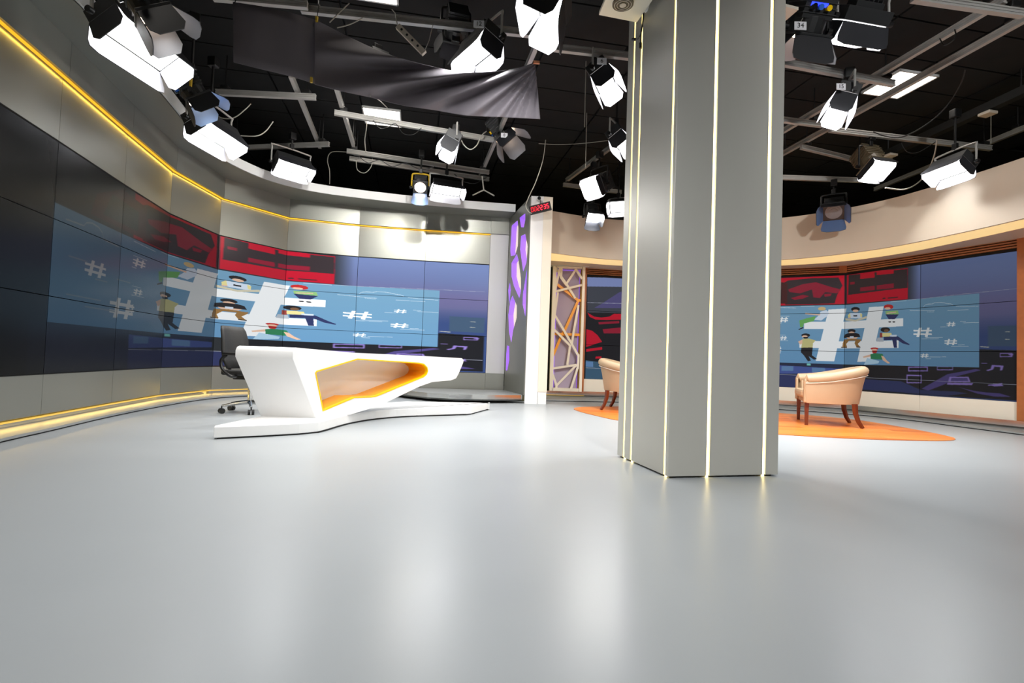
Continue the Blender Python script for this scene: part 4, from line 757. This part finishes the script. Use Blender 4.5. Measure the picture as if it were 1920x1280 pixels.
RL = [((565, 17), (1005, 64), 'long bright rail crossing above the draped cloth'),
      ((400, -6), (577, 10), 'short rail end at the top edge above the cloth left part'),
      ((627, 211), (925, 262), 'rail crossing in front of the small ceiling light panel'),
      ((650, 283), (917, 323), 'upper of the pair of rails above the yellow-yoked spotlight'),
      ((655, 297), (917, 336), 'lower of the pair of rails above the yellow-yoked spotlight'),
      ((405, 173), (592, 182), 'grey rail left of centre below the flat cloth part'),
      ((430, 278), (617, 270), 'dim rail above the bright soft panel with the U-shaped yoke'),
      ((545, 140), (600, 275), 'steep narrow rail descending from the cloth on the left'),
      ((631, 165), (663, 272), 'steep warm-lit rail right of the other steep rail'),
      ((1012, 70), (900, 330), 'steep rail passing behind the right end of the cloth'),
      ((1190, 242), (1062, 338), 'diagonal rail left of the pillar'),
      ((1056, 346), (1165, 360), 'short rail end left of the pillar above the low lamps'),
      ((1010, 86), (1200, 108), 'dim thin rail behind the hanging panels left of the pillar'),
      ((1440, 112), (1676, 157), 'upper right rail ending in front of the bright ceiling panel'),
      ((1400, 216), (1541, 234), 'short rail just right of the pillar'),
      ((1555, 243), (1858, 278), 'long rail with warm left end above the bronze spotlight'),
      ((1502, 275), (1622, 304), 'short rail leading to the bronze spotlight yoke'),
      ((1400, 322), (1462, 292), 'hidden stub of the long diagonal rail behind the pillar'),
      ((1462, 291), (1925, 33), 'long lower diagonal rail crossing the right ceiling panel'),
      ((1440, 262), (1885, -2), 'long upper diagonal rail on the right'),
      ((1710, -4), (1918, 26), 'rail at the upper right corner')]
for a, b, l in RL: rail(*a, *b, l)
rail3(aty(1430, 322, 8.3), aty(1640, 348, 8.3), 'rail low over the beige header right of the pillar')
rail3(atz(1640, 355, 4.25), atz(1925, 238, 4.25), 'dim far diagonal rail on the right')
# dark duct beam with two white boxes
a, b = atz(1640, 300, 4.3), atz(1960, 152, 4.3); e = (b - a).normalized()
dt = thing('ceiling_duct', 'dark painted cable duct running diagonally under the right ceiling', 'duct', tuple((a + b) / 2), math.atan2(e.y, e.x))
MB().box((0, 0, 0), ((b - a).length, .11, .11)).build('duct_body', M['black'], dt, world=False)
for s in (-1, 1): MB().cyl((s * 1.0, 0, .05), (s * 1.0, 0, .3), .01, 6).build('hanger_rod', M['blackp'], dt, world=False)
for (x, y, l) in ((1852, 200, 'pale square wireless box on the dark duct, nearer the right edge'), (1669, 281, 'pale square wireless box on the dark duct, right of the bronze spotlight')):
    t_ = thing('wireless_box', l, 'wireless box', (atz(x, y, 4.3).x, atz(x, y, 4.3).y, 4.205), R(-78), 'pale wireless boxes on the duct')
    MB().box((0, 0, 0), (.15, .15, .04)).build('casing', M['strip'], t_, world=False, bevel=.01); MB().box((0, 0, .035), (.05, .05, .03)).build('mount', M['blackp'], t_, world=False)

# ================================================================== STUDIO LAMPS
def door_set(t, X, w, h, L, op, mi_in, lamp='panel', only=None, lens=(1, 1, 1, 1)):
    """four barn doors hinged on the front edges (front is -Y)"""
    for k, (ax, sg) in enumerate((('z', 1), ('z', -1), ('x', -1), ('x', 1))):
        if only and k not in only: continue
        o = R(op[k]); ln = L * lens[k]; mb = MB()
        if ax == 'z':
            hw = w / 2; z = sg * h / 2; d = Vector((0, -math.cos(o) * ln, sg * math.sin(o) * ln)); c_ = .05; p = [Vector((-hw, 0, z)), Vector((hw, 0, z)), Vector((hw + .03, 0, z)) + d * .7, Vector((hw + .02, 0, z)) + d * .9, Vector((hw - c_, 0, z)) + d, Vector((-hw + c_, 0, z)) + d, Vector((-hw - .02, 0, z)) + d * .9, Vector((-hw - .03, 0, z)) + d * .7]
        else:
            hh = h / 2; x = sg * w / 2; d = Vector((sg * math.sin(o) * ln, -math.cos(o) * ln, 0)); p = [Vector((x, 0, -hh)), Vector((x, 0, hh)), Vector((x, 0, hh + .01)) + d * .75, Vector((x, 0, hh - .03)) + d, Vector((x, 0, -hh + .03)) + d, Vector((x, 0, -hh - .01)) + d * .75]
        nn = (p[1] - p[0]).cross(p[2] - p[1]).normalized(); c = sum(p, Vector()) / len(p)
        if nn.dot(-c + Vector((0, -.3, 0)) * 1) < 0: nn = -nn       # nn towards the beam
        K = len(p); mb.add(p + [q - nn * .006 for q in p], [tuple(range(K)), tuple(range(K, 2 * K))[::-1]] + [(i_, (i_ + 1) % K, K + (i_ + 1) % K, K + i_) for i_ in range(K)], 1)
        mb.add([q + nn * .001 for q in p], [tuple(range(K))], 0)
        mb.build('barn_door', [M[mi_in], M['door_out']], t, world=False, fixn=False).matrix_basis = X
def yoke(t, w, hy, zr, mk, r=.012, side=.0):
    pts = [(-w / 2 - .035, .06, 0), (-w / 2 - .035, .06, hy - .05), (-w / 2, .06, hy), (w / 2, .06, hy), (w / 2 + .035, .06, hy - .05), (w / 2 + .035, .06, 0)]
    MB().tube(cat_rom(pts, 3), r, 8).build('yoke', M[mk], t, world=False, smooth=True)
    MB().cyl((0, .06, hy), (0, .06, zr), .014, 8).build('spigot', M['blackp'], t, world=False, smooth=True)
    MB().box((0, .06, min(hy + .05, zr)), (.06, .05, .08)).build('pivot_block', M['blackp'], t, world=False, bevel=.01); MB().box((0, .06, zr - .02), (.09, .10, .11)).build('clamp', M['blackp'], t, world=False, bevel=.01)
    for s in (-1, 1): MB().cyl((s * (w / 2 + .03), .06, 0), (s * (w / 2 + .07), .06, 0), .025, 10).build('tilt_knob', M['blackp'], t, world=False, smooth=True)
def area(t, X, w, h, W, col=(1, 1, 1), spread=110):
    ld = bpy.data.lights.new('lamp_light', 'AREA'); ld.shape = 'RECTANGLE'; ld.size = w; ld.size_y = h; ld.energy = W; ld.color = col; ld.spread = R(spread)
    o = bpy.data.objects.new('lamp_light', ld); C.objects.link(o); o.parent = t; o.matrix_basis = X @ Matrix.Translation((0, -.03, 0)) @ Matrix.Rotation(R(-90), 4, 'X')
    o.matrix_basis = X @ Matrix.Translation((0, -.03, 0)) @ Matrix.Rotation(R(90), 4, 'X') if (X @ Matrix.Rotation(R(-90), 4, 'X')).to_3x3().col[2].dot((X.to_3x3() @ Vector((0, -1, 0)))) > 0 else o.matrix_basis
    return o
def pose(pos, target, roll):
    d = Vector(target) - Vector(pos); yaw = math.atan2(d.x, -d.y); tilt = math.atan2(-d.z, math.hypot(d.x, d.y))
    return yaw, Matrix.Rotation(tilt, 4, 'X') @ Matrix.Rotation(R(roll), 4, 'Y')
def soft_panel(label, px, Y, target, w=.5, h=.34, L=.2, op=(35, 35, 35, 35), roll=0, W=1., card=None, yk='rail', zr=4.1, inn='door_in', lens=(1, 1, 1, 1), d=.11):
    pos = aty(px[0], px[1], Y); yaw, X = pose(pos, target, roll)
    t = thing('soft_panel_lamp', label, 'studio lamp', tuple(pos), yaw, 'bright white soft panel lamps')
    mb = MB().box((0, d / 2 + .01, 0), (w, d, h), X=X).box((0, d + .03, 0), (w * .6, .06, h * .6), X=X)
    for i in range(6): mb.box((-w * .25 + i * w * .1, d + .07, 0), (.008, .03, h * .5), X=X)
    mb.build('housing', M['lampb'], t, world=False, bevel=.006)
    MB().box((0, 0, 0), (w - .03, .012, h - .03), X=X).build('diffuser', M['diff'], t, world=False)
    door_set(t, X, w, h, L, op, inn, lens=lens)
    yoke(t, w, max(w, h) * .42 + .05, zr - pos.z, yk)
    if card: number_card(t, card, X, w, h)
    area(t, X, w - .05, h - .05, LAMP_W * W)
    return t
def number_card(t, txt, X, w, h, off=None):
    x, z = off or (-w * .5 - .02, h * .5 + .02)
    yaw = t.rotation_euler.z; Rz = Matrix.Rotation(-yaw, 4, 'Z'); tc = Vector((-t.location.x, -t.location.y, 0)).normalized()
    Y_ = Rz @ (tc * (.12 + max(w, h) * .42) + Vector((-.02, 0, .03 if not off else -.08))); B = Matrix.Translation(Y_) @ Rz
    MB().tube([Y_ + Vector((0, 0, .03)), Vector((0, .06, max(w, h) * .42 + .05))], .003, 5).build('card_cord', M['cablew'], t, world=False)
    c = MB().box((0, 0, 0), (.10, .004, .07)).build('number_card', M['paper'], t, world=False); c.matrix_basis = B
    f = bpy.data.curves.new('number_%s' % txt, 'FONT'); f.body = txt; f.size = .06; f.align_x = 'CENTER'; f.align_y = 'CENTER'; f.extrude = .0005; f.materials.append(M['ink'])
    o0 = bpy.data.objects.new('number_text', f); me = bpy.data.meshes.new_from_object(o0); bpy.data.objects.remove(o0); o = bpy.data.objects.new('number', me); C.objects.link(o); o.parent = c; o.matrix_basis = Matrix.Translation((0, -.004, 0)) @ Matrix.Rotation(R(90), 4, 'X')
def fresnel(label, px, Y, target, r=.09, ln=.24, L=.16, op=(35, 35, 40, 40), roll=0, W=.5, body='lampb', yk='blackp', zr=4.1, lit=True, inn='door_in', knobs=True, doors=None, col=(1, .93, .82), disp=False, card=None, lens=(1, 1, 1, 1), square=False):
    pos = aty(px[0], px[1], Y); yaw, X = pose(pos, target, roll)
    t = thing('fresnel_lamp', label, 'spotlight', tuple(pos), yaw, 'fresnel spotlights with barn doors')
    mb = MB().cyl((0, 0, 0), (0, ln * .35, 0), r * 1.06, 20, X=X).box((0, ln * .65, 0), (r * 1.9, ln * .7, r * 1.9), X=X)
    for i in range(5): mb.box((0, ln * (.42 + .12 * i), 0), (r * 2.05, .008, r * 2.05), X=X)
    mb.build('housing', M[body], t, world=False, bevel=.005)
    mb = MB().box((0, -.012, 0), (r * 2.35, .02, r * 2.35), X=X); mb.build('gel_frame', M[body], t, world=False, bevel=.004)
    lb = MB()
    if square: lb.box((0, -.026, 0), (r * 2.1, .01, r * 2.1), X=X)
    for i, rr in enumerate(() if square else (r * .9, r * .7, r * .45)): lb.cyl((0, -.026 - .006 * i, 0), (0, -.02, 0), rr, 24, X=X)
    lb.build('lens', (M['diff'] if square else M['lens']) if lit else M['lens_off'], t, world=False, smooth=True)
    Xd = X @ Matrix.Translation((0, -.025, 0))
    door_set(t, Xd, r * 2.2, r * 2.2, L, op, inn, only=doors, lens=lens)
    yoke(t, r * 2.1, r * 1.9 + .04, zr - pos.z, yk, r=.014)
    if knobs:
        for i, (m, x) in enumerate((('yellow', -.4), ('bluek', .1), ('chrome', .5))):
            MB().cyl((x * r, ln * .55, -r * .95), (x * r, ln * .55, -r * .95 - .035), .02, 10, r2=.024, X=X).build('knob', M[m], t, world=False, smooth=True)
    if disp: MB().box((.02, ln * .6, -r * .98), (r * 1.0, .03, .008), X=X).build('display', M['blue_led'], t, world=False)
    if card: number_card(t, card, X, r * 2, r * 2, (0, -r * 1.3))
    if lit: area(t, X @ Matrix.Translation((0, -.02, 0)), r * 1.5, r * 1.5, LAMP_W * W, col)
    return t

soft_panel('large soft panel glowing over the left cornice at the top left, card 24 on it', (262, 76), 4.15, (-1.2, 3.9, .3), w=.66, h=.26, L=.20, op=(10, 22, 10, 10), W=.6, card='24')
fresnel('black spotlight with warm lens above the top left soft panel', (284, 24), 3.5, (-1.0, 4.6, .3), r=.10, ln=.26, L=.20, op=(35, 5, 20, 20), W=.4, inn='door_sil')
soft_panel('soft panel glowing below the yellow-yoked spotlight on the left', (402, 246), 6.0, (-1.9, 5.8, .3), w=.66, h=.26, L=.18, op=(10, 22, 10, 10), W=.65)
fresnel('black spotlight with yellow yoke and bluish flap, left of centre', (370, 184), 5.25, (-1.4, 6.4, .3), r=.11, ln=.26, L=.19, op=(35, 12, 25, 25), W=.5, yk='yelp', inn='door_bl')
soft_panel('soft panel with thin U-shaped yoke above the middle of the left cornice', (549, 312), 8.0, (-1.9, 6.6, .6), w=.54, h=.24, L=.14, op=(10, 25, 12, 12), W=.9)
fresnel('narrow spotlight with bright yellow yoke over the back wall cornice', (788, 350), 8.5, (-1.2, 6.0, .7), r=.10, L=.24, W=.4, yk='yelp', inn='door_bl', lens=(.5, 1, .6, .6), doors=(0, 1), op=(30, 20, 30, 30))
soft_panel('soft panel right beside the bright yellow yoke', (838, 355), 8.6, (-.3, 6.3, .5), w=.48, h=.22, L=.14, op=(12, 40, 25, 25), W=.9)
soft_panel('soft panel with card 12 partly hidden by the draped cloth', (900, 90), 5.15, (-1.3, 4.5, .6), w=.50, h=.24, L=.22, op=(12, 16, 8, 8), W=1.3, card='12')
soft_panel('very bright soft panel at the top centre edge', (1034, 8), 4.3, (-1.4, 4.5, .6), w=.46, h=.26, L=.26, op=(12, 18, 10, 10), W=.9, zr=CZ - .06)
soft_panel('soft panel hanging alone left of the pillar, upper one', (1131, 148), 5.7, (2.6, 5.0, .9), w=.42, h=.22, L=.2, op=(12, 16, 8, 8), W=1.1, card='6')
soft_panel('soft panel with white side flap under the lower edge of the cloth', (846, 270), 7.55, (-2.3, 7.3, .9), w=.42, h=.22, L=.2, op=(12, 16, 8, 8), W=1.0)
fresnel('black spotlight with yellow and blue knobs below the cloth corner', (948, 256), 7.9, (2.0, 7.2, 1.2), r=.13, ln=.34, L=.26, op=(35, 30, 30, 30), W=.5, card='8', inn='door_sil')
soft_panel('bright lamp cut off by the left edge of the pillar', (1163, 262), 7.2, (3.0, 6.2, .8), w=.42, h=.22, L=.2, op=(12, 16, 8, 8), W=.7, zr=CZ - .06)
fresnel('spotlight with a bright rectangular opening left of the pillar', (1118, 348), 8.3, (-1.2, 6.4, 1.6), r=.14, ln=.28, L=.14, W=.6, op=(10, 10, 10, 10), inn='door_in', square=True)
fresnel('lowest small spotlight left of the pillar, in front of the header', (1112, 405), 8.75, (1.6, 6.4, .4), r=.10, ln=.22, L=.16, W=.3, op=(20, 25, 15, 15), square=True, inn='door_sil')
soft_panel('small soft panel touching the pillar above the header', (1158, 388), 8.4, (.6, 5.6, 1.0), w=.26, h=.2, L=.1, W=.5, op=(20, 20, 20, 20))
fresnel('big black spotlight with blue display at the right of the pillar top', (1505, 62), 4.5, (2.2, 6.4, .6), r=.15, ln=.34, L=.24, W=1.5, disp=True, card='34', inn='door_sil')
soft_panel('long soft panel with dark flap at the top right', (1608, 45), 4.6, (2.6, 6.8, .6), w=.46, h=.22, L=.18, op=(8, 18, 12, 12), W=2.0)
soft_panel('soft panel with card 15 right of the pillar', (1580, 190), 5.8, (2.3, 6.3, .5), w=.42, h=.22, L=.22, op=(12, 16, 8, 8), W=1.0, card='15')
fresnel('bronze spotlight with bright lens over the right header', (1638, 312), 7.3, (5.4, 5.2, .4), r=.14, ln=.34, L=.12, op=(15, 12, 12, 12), square=True, W=.8, body='lampbr', yk='blackp', col=(1, 1, 1))
soft_panel('tilted soft panel over the right header near the right edge', (1783, 316), 6.6, (3.4, 6.3, .5), w=.46, h=.24, L=.14, op=(10, 22, 12, 12), W=1.1)
fresnel('unlit dark spotlight with bluish flap against the beige header', (1563, 396), 8.15, (3.0, 5.0, .2), r=.13, ln=.26, L=.2, W=0, lit=False, inn='door_bl', body='lampb', zr=3.72, op=(10, 35, 25, 25))
# visible back-wall spotlight, then unseen lamps added to brighten wall, pillar and header
fresnel('dark spotlight seen from behind, hanging beside the card 12 panel', (852, 68), 5.45, (-2.0, 9.7, 1.3), r=.11, ln=.28, L=.16, op=(25, 25, 25, 25), W=1.5, col=(1, .98, .95), inn='door_out')
fresnel('added unseen spotlight behind the middle of the draped cloth', (700, 140), 5.7, (-4.2, 9.0, 1.4), r=.10, ln=.26, L=.15, op=(25, 25, 25, 25), W=1.0, col=(1, .98, .95), inn='door_out')  # added out of sight to brighten the back wall
FG = [((-.7, -.9), 46, 184, 1.1, 70, 'added soft panel lamp behind the camera, left one'), ((1.5, -1.2), 42, 176, 1.2, 75, 'added soft panel lamp behind the camera, middle one'),
      ((3.6, -.8), 16, 168, 2.2, 75, 'added soft panel lamp behind the camera, right one')]
for (x, y), tl, yw, W, sp, lb in FG:  # unseen lamps added to light pillar, near floor and right header
    pos = (x, y, 3.9)
    t = thing('soft_panel_lamp', lb, 'studio lamp', pos, R(yw), 'added lamps behind the camera')
    X = Matrix.Rotation(R(tl), 4, 'X')
    MB().box((0, .06, 0), (.5, .11, .34), X=X).build('housing', M['lampb'], t, world=False); MB().box((0, 0, 0), (.47, .012, .31), X=X).build('diffuser', M['diff'], t, world=False)
    door_set(t, X, .5, .34, .2, (20, 20, 20, 20), 'door_in'); yoke(t, .5, .26, CZ - 3.9, 'rail'); area(t, X, .45, .29, LAMP_W * W, spread=sp)

# ================================================================== DRAPED CLOTH
top_ = [(590, 36), (640, 62), (700, 90), (760, 112), (830, 129), (880, 136), (930, 134), (970, 127), (1003, 117)]
bot_ = [(590, 158), (640, 171), (700, 184), (760, 198), (830, 209), (880, 217), (930, 219), (970, 221), (1013, 223)]
tp = cat_rom([(x, y, 0) for x, y in top_], 14); bt = cat_rom([(x, y, 0) for x, y in bot_], 14); NC = len(tp); NR = 110; vs = []
for j in range(NR):
    v = j / (NR - 1)
    for i in range(NC):
        u = i / (NC - 1); x = tp[i].x * (1 - v) + bt[i].x * v; y = tp[i].y * (1 - v) + bt[i].y * v
        # folds radiate from the right peg: phase follows the angle seen from it
        ang_ = math.atan2(y - 112, 1008 - x + 8); ph = ang_ * 30 + 1.5 * math.sin(ang_ * 5) - u * 3
        amp = .10 * min(1, .25 + 2.2 * (1 - u)) * math.sin(math.pi * min(1, u * 1.05)) ** .7 * (1 - .6 * v) + .008
        vs.append(aty(x, y, 4.88 + amp * math.sin(ph) + .05 * math.sin(u * 3)))
fs = [(j * NC + i, j * NC + i + 1, (j + 1) * NC + i + 1, (j + 1) * NC + i) for j in range(NR - 1) for i in range(NC - 1)]
cl = thing('hanging_cloth', 'dark grey cloth draped in folds under the lighting grid', 'cloth', tuple(aty(780, 130, 4.9)))
o = MB().add(vs, fs).build('draped_part', M['cloth'], cl, smooth=True); o.modifiers.new('t', 'SOLIDIFY').thickness = .004
cp = [(437, 4), (490, 12), (545, 24), (594, 38)]; cb = [(438, 117), (490, 130), (545, 143), (590, 157)]
vs = []; 
for j in range(8):
    v = j / 7
    for i in range(4):
        x = cp[i][0] * (1 - v) + cb[i][0] * v; y = cp[i][1] * (1 - v) + cb[i][1] * v; vs.append(aty(x, y, 4.9 + .01 * math.sin(i * 2 + v * 4)))
o = MB().add(vs, [(j * 4 + i, j * 4 + i + 1, (j + 1) * 4 + i + 1, (j + 1) * 4 + i) for j in range(7) for i in range(3)]).build('flat_part', M['cloth'], cl, smooth=True); o.modifiers.new('t', 'SOLIDIFY').thickness = .004
for x, y in ((594, 36), (584, 150)):
    MB().box(tuple(aty(x, y, 4.87)), (.02, .02, .05)).build('clip', M['yelp'], cl)
MB().box(tuple(aty(1006, 117, 4.86)), (.06, .02, .025)).build('clip', M['peach'], cl)
for x, y in ((1006, 117), (594, 36), (440, 6)):
    p = aty(x, y, 4.88); MB().tube([p, (p.x + .02, p.y, 4.1), (p.x + .02, p.y + .05, CZ)], .004, 5).build('cord', M['cable'], cl)

# power strip
p = aty(745, 47, 4.95); q_ = aty(795, 98, 4.95)
ps = thing('power_strip', 'cream multi-socket power strip dangling from the long rail by its cord', 'power strip', tuple((p + q_) / 2))
e = (q_ - p).normalized(); n_ = Vector((e.z, 0, -e.x)); 
MB().hexa([p - n_ * .028, q_ - n_ * .028, q_ - n_ * .028 + Vector((0, .04, 0)), p - n_ * .028 + Vector((0, .04, 0))], [p + n_ * .028, q_ + n_ * .028, q_ + n_ * .028 + Vector((0, .04, 0)), p + n_ * .028 + Vector((0, .04, 0))]).build('casing', M['strip'], ps, bevel=.004)
for k in range(4):
    c = p + e * (.06 + .075 * k); MB().cyl(c - Vector((0, .003, 0)), c + Vector((0, .002, 0)), .012, 10).build('socket', M['blackp'], ps)
MB().tube([p, aty(741, 25, 4.98), aty(735, 18, 5.0)], .005, 6).build('cord', M['cablew'], ps)
MB().tube([q_, aty(805, 75, 4.98), aty(812, 45, 5.05)], .004, 6).build('cord', M['cablew'], ps)

# ================================================================== SHELF WITH FAN ON THE PILLAR + CABLES
sh_ = [atz(1123, 28, 3.3), atz(1194, 42, 3.3), atz(1232, -12, 3.3), atz(1140, -12, 3.3)]
sf = thing('wall_shelf', 'cream shelf board with a round speaker grille at the top of the pillar', 'shelf', tuple(sh_[1]))
MB().prism([tuple(p[:2]) for p in sh_], 3.3, 3.325).build('board', M['cream'], sf)
g0 = atz(1168, 6, 3.298)
mb = MB().cyl(g0, g0 - Vector((0, 0, .012)), .075, 24); mb.build('fan_grille', M['lampbr'], sf)
mb = MB().cyl(g0 - Vector((0, 0, .012)), g0 - Vector((0, 0, .018)), .024, 16); mb.build('fan_hub', M['strip'], sf)
mb = MB()
for rr in (.042, .06): mb.tube([g0 + Vector((rr * math.cos(a_), rr * math.sin(a_), -.014)) for a_ in np.linspace(0, 2 * math.pi, 20, endpoint=False)], .003, 5, closed=True)
mb.build('fan_ring', M['strip'], sf)
s2 = [(D_.x + .004, D_.y + .03), (D_.x + .12, D_.y + .06), (D_.x + .08, D_.y + .24), (D_.x - .04, D_.y + .21)]
sf2 = thing('wall_shelf', 'small cream shelf board on the right side of the pillar near its top', 'shelf', (D_.x + .05, D_.y + .1, 3.25))
MB().prism(s2, 3.25, 3.27).build('board', M['cream'], sf2)
MB().box((D_.x + .03, D_.y + .12, 3.31), (.03, .03, .10)).build('bracket', M['whitem'], sf2)
cb_ = thing('camera_mount', 'small white round mount with loose black plugs hanging on the pillar side', 'mount', tuple(atl(1212, 12, A, Cc)))
def onpil(x, y, k=.03): return atl(x, y, A, Cc) - ins.to_3d() * k
MB().cyl(onpil(1213, 11, 0.0), onpil(1213, 11, .03), .045, 16).build('base', M['whitem'], cb_)
for pl in ([(1214, 14), (1212, 45), (1208, 66), (1203, 74), (1195, 75)], [(1214, 14), (1213, 40), (1209, 60), (1208, 88)], [(1225, 0), (1212, 18), (1202, 28), (1196, 30)]):
    MB().tube(cat_rom([onpil(x, y) for x, y in pl], 4), .005, 6).build('plug_cable', M['cable'], cb_, smooth=True)
MB().cyl(onpil(1208, 82), onpil(1208, 92), .011, 8).build('plug', M['blackp'], cb_); MB().cyl(onpil(1198, 75), onpil(1193, 75), .011, 8).build('plug', M['blackp'], cb_)

# ================================================================== LOOSE CABLES
def cable(label, pts, r=.006, m='cable', k=5):
    P_ = [aty(x, y, Y) for x, y, Y in pts]; o = MB().tube(cat_rom(P_, k), r, 6).build('cable', M[m], smooth=True)
    return tag(o, label, 'cable')
cable('thin pale cable hanging down to the countdown clock', [(1023, 262, 8.2), (1018, 300, 8.25), (1005, 340, 8.3), (992, 368, 8.4), (986, 385, 8.44), (990, 396, 8.44), (997, 400, 8.45)], .007, 'cablew')
cable('white cable looping right of the lamp below the cloth', [(862, 256, 7.6), (870, 272, 7.6), (882, 280, 7.6), (894, 272, 7.6), (902, 255, 7.7), (912, 246, 7.8)], .008, 'cablew')
cable('cable loop hanging under the paired rails at the left', [(668, 298, 8.7), (670, 318, 8.7), (684, 324, 8.7), (696, 312, 8.7), (698, 298, 8.7)], .007, 'cablew')
cable('long cable sweeping below the long rail on the right', [(1638, 247, 7.0), (1660, 255, 6.9), (1690, 257, 6.8), (1730, 238, 6.6), (1770, 205, 6.4), (1800, 160, 6.1), (1810, 130, 5.9)], .008, 'cable')
cable('cable hanging in a deep curve beside the bronze spotlight', [(1757, 262, 7.0), (1752, 290, 7.1), (1740, 320, 7.2), (1722, 342, 7.2), (1695, 355, 7.2), (1660, 352, 7.2)], .009, 'cablew')
cable('drooping cable under the dim left rail', [(400, 215, 6.4), (420, 222, 6.4), (440, 220, 6.4), (460, 205, 6.4), (470, 195, 6.5)], .007, 'cablew')
cable('cable sagging left of the steep rail', [(446, 254, 6.6), (480, 255, 6.6), (498, 246, 6.7), (512, 228, 6.8)], .007, 'cablew')
cable('long drooping wire crossing behind the hanging panel left of the pillar', [(1010, 269, 8.6), (1050, 271, 8.6), (1100, 268, 8.6), (1150, 262, 8.6)], .006, 'cablew')
cable('cable standing vertically above the cornice left of the bright panel', [(618, 345, 8.9), (618, 320, 8.9), (614, 300, 8.9), (622, 285, 8.8), (652, 285, 8.6)], .007, 'cablew')
cable('pale wire curling below the ceiling light panel', [(686, 286, 8.62), (684, 262, 8.5), (687, 240, 8.35), (688, 215, 8.3)], .008, 'cablew')
cable('pale wire hanging from the cloth edge over the ceiling light', [(694, 180, 4.9), (710, 187, 6.0), (726, 202, 7.6)], .006, 'cablew')
cable('beige cord stretched behind the power strip', [(618, 42, 5.0), (640, 20, 5.0), (655, 6, 5.0)], .006, 'cablew')
cable('short pale cord left of the power strip', [(632, 52, 5.05), (655, 46, 5.05), (680, 34, 5.05)], .006, 'cablew')
cable('black cable draped in loops along the front rail by the ceiling light', [(700, 226, 7.35), (712, 240, 7.35), (728, 238, 7.4), (742, 232, 7.4), (756, 250, 7.45), (775, 252, 7.45), (790, 240, 7.5)], .006)
cable('black cable lashed in loops under the upper paired rail', [(672, 292, 8.6), (690, 305, 8.6), (712, 300, 8.65), (735, 312, 8.7), (760, 306, 8.75), (790, 318, 8.8), (815, 312, 8.85)], .006)
cable('black cable arcing under the lower paired rails beside the soft panel', [(852, 326, 9.45), (868, 340, 9.5), (890, 344, 9.55), (905, 336, 9.62), (912, 333, 9.66)], .007)
cable('black cable hooked over the long upper diagonal rail at the right', [(1790, 55, atz(1790, 55, 4.17).y), (1792, 68, 5.1), (1782, 80, 5.15), (1770, 84, 5.2), (1762, 72, atz(1762, 72, 4.17).y)], .006)
cable('black cable looping under the long rail toward the white tilted panel', [(1690, 268, 7.2), (1700, 284, 7.2), (1720, 286, 7.2), (1745, 272, 7.2), (1757, 264, 7.2)], .006)
for (x, y, Y, l) in ((1096, 204, 6.6, 'pale threaded rod hanging alone left of the pillar'), (1098, 282, 8.0, 'thin pale rod hanging below the drooping wire'), (1858, 236, 7.6, 'thin pale rod hanging at the far right')):
    q0 = aty(x, y, Y); q1 = Vector((q0.x, q0.y, CZ)); tag(MB().cyl(aty(x, y + 34, Y), q1, .006, 6).build('threaded_rod', M['cablew']), l, 'rod')
tr = thing('spreader_bracket', 'pale three-armed wire bracket hanging below the paired rails', 'bracket', tuple(aty(907, 356, 9.2)))
for pl in ([(904, 330), (907, 356)], [(907, 356), (886, 366)], [(907, 356), (927, 367)]):
    MB().tube([aty(x, y, 9.2) for x, y in pl], .012, 6).build('arm', M['cablew'], tr)
